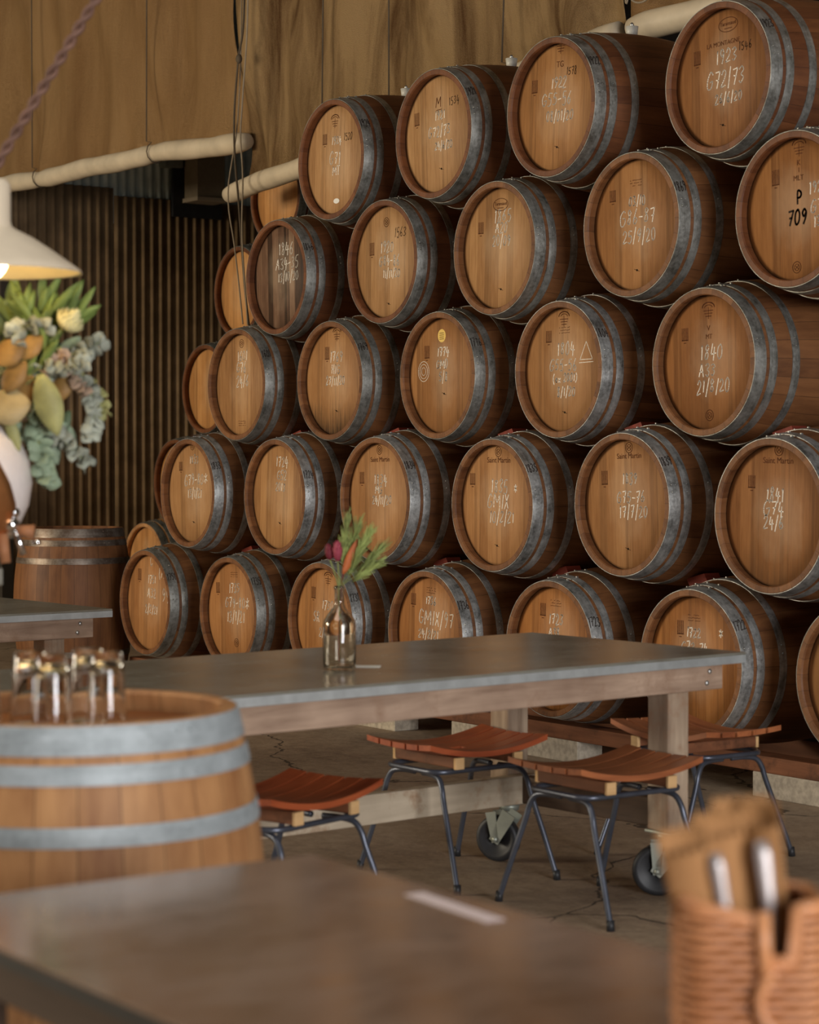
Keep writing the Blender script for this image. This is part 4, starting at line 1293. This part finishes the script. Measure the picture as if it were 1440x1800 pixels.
o = obj('place_card', mb, M_paper, None, (-5.035, 3.445, 0.7205), (0, 0, 0.9)); tag(o, 'small white card lying beside the bottle vase', 'card')
o = obj('paper_strip', MB().box((0, 0, 0.0006), (0.20, 0.030, 0.001)), plain('pink_paper', (0.75, 0.62, 0.62), 0.6), None, (-2.275, 1.695, 0.7202), (0, 0, -0.08)); tag(o, 'pale pink paper strip lying on the foreground table', 'paper')

# ------------------------------------------------------------------ woven basket with kraft sleeves
BK = Vector((-1.518, 1.487, 0.7202))
M_wicker = wood('wicker', (0.36, 0.13, 0.045), (0.66, 0.30, 0.13), (8, 8, 8), 0.4, 0.5, 0.1)
M_kraft = wood('kraft_paper', (0.28, 0.135, 0.05), (0.42, 0.215, 0.09), (5, 5, 5), 0.8, 0.15, 0.05)
M_steel = plain('steel', (0.40, 0.36, 0.35), 0.42, 0.6, 0.5, 0.05)
t = thing('woven_basket', 'orange brown woven basket with tall corners at the right edge of the foreground table', 'basket', tuple(BK))
hx, hd = 0.066, 0.050
def bk(a, d, z):
    return RT * a + FWD * d + UPV * z
# rounded rectangle path seen from above: a along the room's RT direction, d in depth
def rr_path(hx, hd, r, n=8):
    out = []
    for cx, cy, a0 in ((hx - r, hd - r, 0), (-hx + r, hd - r, PI / 2), (-hx + r, -hd + r, PI), (hx - r, -hd + r, 1.5 * PI)):
        for k in range(n):
            a = a0 + PI / 2 * k / (n - 1)
            out.append((cx + r * math.cos(a), cy + r * math.sin(a)))
    return out
path = rr_path(hx, hd, 0.022)
dens = []
for i in range(len(path)):
    a, b_ = Vector(path[i]), Vector(path[(i + 1) % len(path)])
    k = max(1, int((b_ - a).length / 0.004))
    for q in range(k):
        dens.append(a + (b_ - a) * q / k)
def rim(a, d):
    # the front dips between a tall left side and a tall right corner
    if d < -hd * 0.6:
        if 0.008 < a < 0.038: return 0.108
        if a >= 0.038: return 0.160
        return 0.163 - 0.018 * max(0, (a + 0.066)) / 0.076
    return 0.160
mb = MB(); rows = 18
nP = len(dens)
for rw in range(rows):
    z = 0.006 + rw * 0.0088
    tp_ = 1.0 - 0.12 * max(0, (0.05 - z) / 0.05) ** 2
    seg = []
    def flush(seg, closed=False):
        if len(seg) > 2:
            mb.tube(seg, 0.0036, 7, True, closed)
    full = all(rim(p.x, p.y) >= z for p in dens)
    for i, p in enumerate(dens):
        if rim(p.x, p.y) >= z:
            wv = 0.0012 + 0.0016 * math.sin(i * 0.8 + rw * PI)
            nrm_ = Vector((p.x, p.y)).normalized()
            q = p * tp_ + nrm_ * wv
            seg.append(bk(q.x, q.y, z))
        else:
            flush(seg); seg = []
    flush(seg, full)
obj('woven_wall', mb, M_wicker, t)
lin = MB()
lv = []
for p in dens:
    h_ = rim(p.x, p.y) - 0.004
    q = p * 0.93
    lv += [bk(q.x, q.y, 0.004), bk(q.x, q.y, h_)]
lin.add(lv, [(2 * i, 2 * ((i + 1) % nP), 2 * ((i + 1) % nP) + 1, 2 * i + 1) for i in range(nP)])
ln_ = obj('gap_shade_sheet', lin, wood('gap_shade_brown', (0.10, 0.03, 0.012), (0.20, 0.07, 0.03)), t)  # dark sheet added behind the ribs, painting shade into their gaps
ln_.modifiers.new('thickness', 'SOLIDIFY').thickness = 0.001
# rolled border following the stepped rim
bp = [(p.x, p.y, rim(p.x, p.y)) for p in dens]
obj('rim', MB().tube([bk(a, d, z + 0.003) for a, d, z in bp], 0.0062, 9, closed=True), M_wicker, t)
obj('post', MB().tube([bk(0.008, -hd - 0.006, 0.098), bk(0.005, -hd - 0.007, 0.160)], 0.0075, 10), M_wicker, t)
obj('loop_handle', MB().tube([bk(0.020 + 0.018 * math.cos(a), -hd - 0.010, 0.075 + 0.026 * math.sin(a)) for a in [0.55 * PI + PI * 0.9 * k / 12 for k in range(13)]], 0.006, 9), M_wicker, t)
obj('base', MB().box((0, 0, 0.003), (hx * 1.7, hd * 1.7, 0.006), Matrix.Rotation(math.atan2(RT.y, RT.x), 3, 'Z'), 0.002), M_wicker, t)

def sleeve(label, a0, d0, a1, d1, ztop, wd, fork=True, twist=0.0, zb=0.03):
    # kraft pocket: flat tapering envelope with a zigzag mouth, leaning in the basket
    t = thing('kraft_sleeve', label, 'cutlery sleeve', tuple(BK), 0, 'kraft cutlery sleeves in the basket')
    b0 = bk(a0, d0, zb); b1 = bk(a1, d1, ztop)
    ax = (b1 - b0).normalized(); ln = (b1 - b0).length
    s = (RT * math.cos(twist) + FWD * math.sin(twist)); s = (s - ax * s.dot(ax)).normalized(); n_ = ax.cross(s)
    mb = MB(); nx, ny = 12, 10
    for side in (-1, 1):
        vs = []
        for j in range(ny + 1):
            for i in range(nx + 1):
                u_ = i / nx * 2 - 1; v_ = j / ny
                z_ = v_ * ln
                if j == ny: z_ += (0.006 if i % 2 else 0.0) - (0.022 if side < 0 else 0)
                puff = 0.007 * (1 - u_ * u_) * (0.4 + 0.8 * v_) * side
                vs.append(b0 + ax * z_ + s * u_ * wd / 2 + n_ * puff)
        mb.add(vs, [(j * (nx + 1) + i, j * (nx + 1) + i + 1, (j + 1) * (nx + 1) + i + 1, (j + 1) * (nx + 1) + i) for j in range(ny) for i in range(nx)], True)
    f = obj('paper_pocket', mb, M_kraft, t); f.modifiers.new('thickness', 'SOLIDIFY').thickness = 0.0006
    return t, b0, b1, ax, s, n_
def cutlery(label, a0, d0, a1, d1, ztop, wd=0.012):
    b0 = bk(a0, d0, 0.03); b1 = bk(a1, d1, ztop)
    ax = (b1 - b0).normalized(); s = (RT - ax * RT.dot(ax)).normalized(); n_ = ax.cross(s)
    mb = MB(); n = 14; vs = []
    ln = (b1 - b0).length
    for j in range(n + 1):
        v_ = j / n
        w_ = wd * (0.42 + 0.58 * v_ ** 2) * (1.0 if j < n else 0.6) / 2
        for k in range(8):
            a = 2 * PI * k / 8
            vs.append(b0 + ax * ln * v_ + s * w_ * math.cos(a) + n_ * 0.0022 * math.sin(a))
    fs = [(j * 8 + k, j * 8 + (k + 1) % 8, (j + 1) * 8 + (k + 1) % 8, (j + 1) * 8 + k) for j in range(n) for k in range(8)]
    fs += [tuple(range(7, -1, -1)), tuple(n * 8 + k for k in range(8))]
    mb.add([v - BK * 0 for v in vs], fs, True)
    o = obj('table_knife', mb, M_steel, None, tuple(BK)); tag(o, label, 'cutlery', 'steel handles in the kraft sleeves')
sleeve('kraft paper sleeve leaning far left out of the woven basket', -0.020, -0.020, -0.068, -0.030, 0.232, 0.050, twist=-.1)
sleeve('kraft paper sleeve second from the left in the woven basket', -0.004, -0.004, -0.030, 0.000, 0.242, 0.052, twist=.15)
sleeve('tallest kraft paper sleeve at the back of the woven basket', 0.010, 0.022, -0.004, 0.026, 0.252, 0.058, twist=.1)
sleeve('kraft paper sleeve at the right of the woven basket', 0.034, 0.010, 0.012, 0.008, 0.250, 0.040, twist=-.6)
cutlery('steel handle in front of the left kraft sleeves', -0.004, -0.030, -0.037, -0.040, 0.212, 0.016)
cutlery('brightest steel handle, standing in the middle of the basket', 0.034, -0.022, 0.010, -0.016, 0.220, 0.019)

# ------------------------------------------------------------------ bouquet, urn and counter at the left edge
CT = Vector((-4.89, 1.745, 0))
t = thing('tall_counter', 'dark tall timber counter just outside the left edge, carrying urn and bouquet', 'counter', tuple(CT))
obj('body', MB().box((-0.02, -0.02, 0.51), (0.70, 0.62, 1.02), None, 0.005), M_dark_wood, t)
obj('worktop', MB().box((0, 0, 1.04), (0.78, 0.70, 0.04), None, 0.004), M_zinc, t)

UC = Vector((-4.560, 2.036, 1.06))
M_urn = plain('pale_ceramic', (0.78, 0.70, 0.66), 0.25, 0, 0.6, 0.05)
M_copper = plain('copper', (0.62, 0.27, 0.10), 0.28, 0.85, 0.5, 0.1)
M_chrome = plain('chrome', (0.85, 0.85, 0.86), 0.12, 1.0)
M_handle = wood('tap_handle_wood', (0.22, 0.09, 0.04), (0.45, 0.20, 0.09))
t = thing('drinks_urn', 'pale rounded drinks urn with a copper belly panel and chrome tap at the left edge', 'urn', tuple(UC))
obj('vessel', MB().rev([(0.0, 0.0), (0.060, 0.0), (0.062, 0.03), (0.085, 0.06), (0.115, 0.095), (0.136, 0.14), (0.144, 0.19), (0.138, 0.24), (0.118, 0.285), (0.080, 0.32), (0.052, 0.335), (0.050, 0.355), (0.0, 0.355)], 48, 'z'), M_urn, t)
# copper front panel wrapping the belly
mb = MB(); n, m_ = 16, 12; vs = []
def ur(z):
    P = [(0.062, 0.03), (0.085, 0.06), (0.115, 0.095), (0.136, 0.14), (0.144, 0.19), (0.138, 0.24)]
    for (r0, z0), (r1, z1) in zip(P, P[1:]):
        if z <= z1: return r0 + (r1 - r0) * (z - z0) / (z1 - z0)
    return P[-1][0]
a_c = math.atan2(-FWD.y, -FWD.x)
for j in range(m_ + 1):
    z = 0.045 + 0.195 * j / m_
    for i in range(n + 1):
        a = a_c + (-1.2 + (2.60 - 0.70 * j / m_) * i / n)
        for k in (0,):
            r_ = ur(z) + 0.004
            vs.append((r_ * math.cos(a), r_ * math.sin(a), z))
mb.add(vs, [(j * (n + 1) + i, j * (n + 1) + i + 1, (j + 1) * (n + 1) + i + 1, (j + 1) * (n + 1) + i) for j in range(m_) for i in range(n)], True)
f = obj('belly_panel', mb, M_copper, t, label='copper panel'); f.modifiers.new('thickness', 'SOLIDIFY').thickness = 0.003
tp0 = RT * 0.108 - FWD * 0.05 + UPV * 0.098
tap = obj('tap', MB().tube([RT * 0.06 - FWD * .03 + UPV * .098, tp0], 0.012, 12).ball(tp0, 0.019, 14).ball(tp0 + UPV * 0.028 + RT * .004, 0.015, 12).tube([tp0, tp0 - UPV * 0.03 - RT * 0.006], 0.009, 12), M_chrome, t)
obj('tap_lever', MB().tube([tp0 + RT * 0.004, tp0 + RT * 0.028 - UPV * 0.066 - FWD * .01], [0.006, 0.008], 12), M_chrome, tap)
obj('tap_handle', MB().tube([tp0 + RT * 0.012 - UPV * .012, tp0 + RT * 0.050 - UPV * 0.016], [0.011, 0.016], 14), M_handle, tap)
obj('handle_tip', MB().tube([tp0 + RT * 0.046 - UPV * 0.040, tp0 + RT * 0.064 - UPV * 0.038], [0.006, 0.0075], 12), M_chrome, tap)
obj('drip_handle', MB().tube([tp0 - RT * 0.022 - UPV * .02, tp0 - RT * 0.014 - UPV * 0.085], [0.014, 0.012], 14), M_handle, tap)

VP = Vector((-4.86, 1.98, 1.06))
o = obj('flower_vase', MB().rev([(0.0, 0.0), (0.06, 0.0), (0.07, 0.02), (0.075, 0.12), (0.06, 0.20), (0.05, 0.23), (0.044, 0.23), (0.054, 0.19), (0.066, 0.12), (0.0, 0.015)], 36, 'z'), plain('green_glaze', (0.16, 0.20, 0.15), 0.3), None, tuple(VP))
tag(o, 'dark green glazed vase on the tall counter, holding the large bouquet', 'vase')
OC = Vector((-4.483, 2.164, 1.466))        # middle of the bouquet
MOUTH = VP + UPV * 0.16
M_silver = leafmat('silver_leaf', (0.34, 0.36, 0.29), 0.4)
M_sage = leafmat('sage_leaf', (0.26, 0.33, 0.22), 0.25)
M_green = leafmat('fresh_green_leaf', (0.12, 0.17, 0.04), 0.35)
M_darkleaf = leafmat('dark_leaf', (0.07, 0.10, 0.05), 0.35)
M_ochre = leafmat('ochre_leaf', (0.25, 0.14, 0.04), 0.35)
M_tanleaf = leafmat('tan_leaf', (0.38, 0.29, 0.14), 0.2)
M_lime = leafmat('lime_leaf', (0.32, 0.31, 0.12), 0.25)
M_cream = leafmat('cream_petal', (0.74, 0.68, 0.36), 0.15)
M_pinkleaf = leafmat('pink_leaf', (0.44, 0.31, 0.22), 0.3)
px = 0.00128                                # 1.28 mm steps used to lay the stems out
def Q(a, u_, d=0.0):
    return OC + RT * (a * px) + UPV * (u_ * px) + FWD * d - MOUTH
def branch(label, pts, mat, kind, size, n, group, seed, name='eucalyptus_branch', cat='branch', stemmat=None):
    t = thing(name, label, cat, tuple(MOUTH), 0, group)
    rnd = random.Random(seed)
    path = bez([Vector((0, 0, -0.10)), Vector((0, 0, 0))] + [Q(*p) for p in pts], 8)
    obj('stem', MB().tube(path, [0.0028 * (1 - 0.6 * i / len(path)) for i in range(len(path))], 6), stemmat or M_stem, t)
    mb = MB()
    st0 = int(len(path) * 0.42)
    for k in range(n):
        i = st0 + (len(path) - 1 - st0) * k / max(1, n - 1)
        i0 = min(int(i), len(path) - 2)
        p = path[i0].lerp(path[i0 + 1], i - i0)
        tg = (path[i0 + 1] - path[i0]).normalized()
        rv = Vector((rnd.uniform(-1, 1), rnd.uniform(-1, 1), rnd.uniform(-1, 1)))
        out = (rv - tg * rv.dot(tg)).normalized()
        if kind == 'round':
            leaf(mb, p, out * 0.9 + tg * 0.5, size * rnd.uniform(.8, 1.2), size * rnd.uniform(.85, 1.1), -FWD + rv * 1.1, 0.15, 6, 0.2)
        elif kind == 'long':
            leaf(mb, p, out * 0.35 + tg, size * rnd.uniform(.8, 1.2), size * 0.24, -FWD + rv * 0.5, 0.15, 7)
        elif kind == 'tip':
            leaf(mb, p, out * 0.25 + tg, size * rnd.uniform(.9, 1.1), size * 0.55, -FWD + rv * 0.3, 0.12, 8)
    f = obj('leaves', mb, mat, t); f.modifiers.new('thickness', 'SOLIDIFY').thickness = 0.0009
    return t
GE = 'silver eucalyptus branches in the large bouquet'
branch('silver round leaved branch reaching up right beside the cream protea', [(-10, 20, .02), (60, 55, .0), (118, 78, -.01)], M_silver, 'round', 0.029, 46, GE, 1)
branch('silver round leaved branch reaching right at the middle of the large bouquet', [(-10, 0, .0), (70, 20, .01), (105, -30, .0), (100, -85, .0)], M_silver, 'round', 0.027, 64, GE, 2)
branch('pinkish grey branch in the centre right of the large bouquet', [(0, 10, -.02), (50, 50, -.03), (90, -10, -.03)], M_pinkleaf, 'round', 0.027, 36, GE, 3)
branch('silver branch drooping lowest on the right of the large bouquet', [(-10, -30, .0), (40, -85, .0), (92, -132, .0)], M_silver, 'round', 0.029, 46, GE, 4)
branch('grey green branch hanging down beside the urn', [(-20, -40, .0), (5, -90, .0), (10, -130, .0), (18, -165, .0)], M_sage, 'round', 0.034, 36, GE, 5)
branch('silver branch at the upper left of the large bouquet, under the lamp', [(-40, 40, -.02), (-30, 100, -.03), (30, 105, -.03)], M_silver, 'round', 0.027, 39, GE, 6)
branch('small yellow green branch tip furthest right in the large bouquet', [(0, 0, .03), (90, 10, .03), (122, -45, .02)], M_lime, 'round', 0.021, 46, GE, 7)
branch('fine silver sprig crossing the middle of the bouquet', [(-10, 20, -.02), (50, 30, -.05), (95, 40, -.05)], M_silver, 'round', 0.024, 43, GE, 8)
GG = 'long green leaves at the top of the large bouquet'
for k, (a, u_, d) in enumerate([(-45, 130, .03), (-20, 140, .0), (8, 142, .03), (35, 140, .0), (55, 132, .02), (-5, 125, -.03), (68, 120, .03)]):
    branch('long narrow green foliage at the top of the large bouquet, below the lamp', [(-40 + k * 6, 10, d), (-30 + k * 10, 80, d), (a, u_, d)], M_green, 'long', 0.080, 16, GG, 20 + k, 'leafy_branch')
def bigleaf(label, a, u_, da, du, ln, wd, mat, d=-0.03, curl=.08, nrm=None):
    t = thing('leaf_stem', label, 'leaf', tuple(MOUTH), 0, 'large single leaves in the bouquet')
    b0 = Q(a, u_, d)
    obj('stem', MB().tube(bez([Vector((0, 0, -.1)), Vector((0, 0, 0)), (b0 * .5 + UPV * .02 + FWD * .01), b0], 6), 0.0026, 6), M_stem, t)
    mb = MB(); leaf(mb, b0, RT * da + UPV * du, ln, wd, (-FWD + UPV * .25) if nrm is None else nrm, curl, 10, 0.15)
    f = obj('leaf', mb, mat, t); f.modifiers.new('thickness', 'SOLIDIFY').thickness = 0.0012
bigleaf('large tan leaf at the left edge of the large bouquet', -70, -45, 1, .25, 0.095, 0.085, M_tanleaf, -.06)
bigleaf('second tan leaf curling behind the first at the left edge', -80, -30, 1, -.3, 0.09, 0.07, M_tanleaf, -.04)
bigleaf('large pale lime leaf pointing down in the middle of the bouquet', 20, 20, .28, -1, 0.14, 0.062, M_lime, -.07)
bigleaf('narrow pale green leaf pointing down above the urn', -40, -50, .35, -1, 0.085, 0.026, M_lime, -.06)
bigleaf('ochre leaf at the upper left of the large bouquet', -60, 40, .8, .6, 0.08, 0.06, M_ochre, -.05)
bigleaf('ochre leaf left of the bouquet centre', -45, -10, .6, .9, 0.085, 0.05, M_ochre, -.055)
bigleaf('amber leaf in the centre of the large bouquet', 0, 20, -.2, -1, 0.07, 0.045, M_ochre, -.045)
bigleaf('ochre leaf right of the bouquet centre', 45, -25, .3, 1, 0.06, 0.045, M_ochre, -.03)
bigleaf('brown orange leaf under the silver sprigs', -20, 50, .5, .5, 0.07, 0.05, M_ochre, -.04)
bigleaf('dark green leaf behind the lime leaf', 20, 0, .1, 1, 0.08, 0.04, M_sage, -.02)
for k, (a, u_, da, du) in enumerate([(-30, -60, -.4, -1), (-10, -60, .2, -1), (10, -80, .5, -1), (-50, 0, -.6, .6), (-5, 60, .2, 1), (40, 40, .6, .8), (30, -60, .7, -.8)]):
    bigleaf(['dark green leaf low in the bouquet beside the urn', 'dark green leaf under the lime leaf', 'sage leaf low right in the bouquet', 'sage leaf at the left edge of the bouquet', 'sage leaf rising behind the silver sprigs', 'sage leaf below the cream protea', 'sage leaf above the drooping silver branch'][k], a, u_, da, du, 0.08, 0.045, M_sage, .02)
rf = random.Random(12)
for k in range(16):
    a = rf.uniform(-80, 75); u_ = rf.uniform(-110, 110)
    an = rf.uniform(0, 2 * PI)
    bigleaf('dark filler leaf between the flowers of the large bouquet', a, u_, math.cos(an), math.sin(an), rf.uniform(.06, .09), rf.uniform(.03, .05), M_darkleaf, rf.uniform(.0, .05))
# cream protea
t = thing('protea_flower', 'cream and yellow protea at the upper right of the large bouquet', 'flower', tuple(MOUTH))
c = Q(58, 105, -.03)
obj('stem', MB().tube(bez([Vector((0, 0, -.1)), Vector((0, 0, 0)), c * .6, c], 6), 0.004, 8), M_stem, t)
mb = MB(); ax = (RT * 0.75 + UPV * 0.85 - FWD * .2).normalized(); o1 = ax.orthogonal().normalized(); o2 = ax.cross(o1)
for ring in range(5):
    n = 8 + ring * 2
    for k in range(n):
        a = 2 * PI * k / n + ring * .4
        out = o1 * math.cos(a) + o2 * math.sin(a)
        leaf(mb, c + out * 0.014 * (ring / 4) - ax * 0.004, ax + out * (0.15 + 0.28 * ring), 0.052 - 0.005 * ring, 0.017, -out, -0.25, 6)
f = obj('petals', mb, M_cream, t); f.modifiers.new('thickness', 'SOLIDIFY').thickness = 0.001
obj('heart', MB().ball(c + ax * 0.018, 0.017, 14), M_lime, t)

# ------------------------------------------------------------------ pendant lamp
LP = Vector((-4.362, 2.000, 1.706))
t = thing('pendant_lamp', 'cream enamel pendant lamp with a lit bulb at the left edge', 'lamp', tuple(LP))
M_enamel = plain('cream_enamel', (0.66, 0.56, 0.42), 0.35, 0, 0.5, 0.03)
M_inner = plain('enamel_inside', (0.80, 0.66, 0.38), 0.5, 0, 0.4, 0.03)
ext = [(0.200, 0.0), (0.197, 0.006), (0.175, 0.022), (0.135, 0.050), (0.095, 0.076), (0.060, 0.093), (0.050, 0.100), (0.047, 0.110), (0.047, 0.190), (0.040, 0.200), (0.012, 0.203)]
obj('shade', MB().rev(ext + [(0.012, 0.198), (0.038, 0.195), (0.044, 0.188), (0.044, 0.106), (0.056, 0.090), (0.092, 0.073), (0.133, 0.047), (0.173, 0.019), (0.196, 0.002)], 64, 'z', closed=True), M_enamel, t)
obj('shade_lining', MB().rev([(0.194, 0.0025), (0.172, 0.0175), (0.132, 0.0450), (0.091, 0.0705), (0.055, 0.0870)], 64, 'z'), M_inner, t)
mb_, nt, b = newmat('lit_bulb')
b.inputs['Base Color'].default_value = (1, .9, .7, 1)
b.inputs['Emission Color'].default_value = (1.0, 0.74, 0.36, 1)
b.inputs['Emission Strength'].default_value = 16.0
bulb = obj('bulb', MB().ball((0, 0, 0.030), 0.042, 20, (1, 1, 1.1)), mb_, t)
obj('socket', MB().rev([(0.0, 0.06), (0.018, 0.06), (0.020, 0.11), (0.0, 0.11)], 20, 'z'), M_rubber, t)
ll = bpy.data.lights.new('bulb_light', 'POINT'); ll.energy = 1.1; ll.color = (1.0, 0.70, 0.36); ll.shadow_soft_size = 0.04
lo = bpy.data.objects.new('bulb_light', ll); COL.objects.link(lo); lo.location = LP + Vector((0, 0, -0.020))
# twisted flex running up to the roof on the slant
p0 = LP + Vector((0, 0, 0.203)); p1 = Vector((-3.23, 3.745, 5.38))
dirv = (p1 - p0); Ls = dirv.length; dn = dirv.normalized(); o1 = dn.orthogonal().normalized(); o2 = dn.cross(o1)
M_flex = plain('brown_flex', (0.16, 0.085, 0.06), 0.7, 0, 0.3, 0.2, 30)
for s_ in range(2):
    pts = []
    nst = 900
    for k in range(nst + 1):
        q = k / nst * Ls
        a = 2 * PI * q / 0.075 + PI * s_
        pts.append(p0 + dn * q + (o1 * math.cos(a) + o2 * math.sin(a)) * 0.0065 - LP)
    obj('flex', MB().tube(pts, 0.0062, 6), M_flex, t)
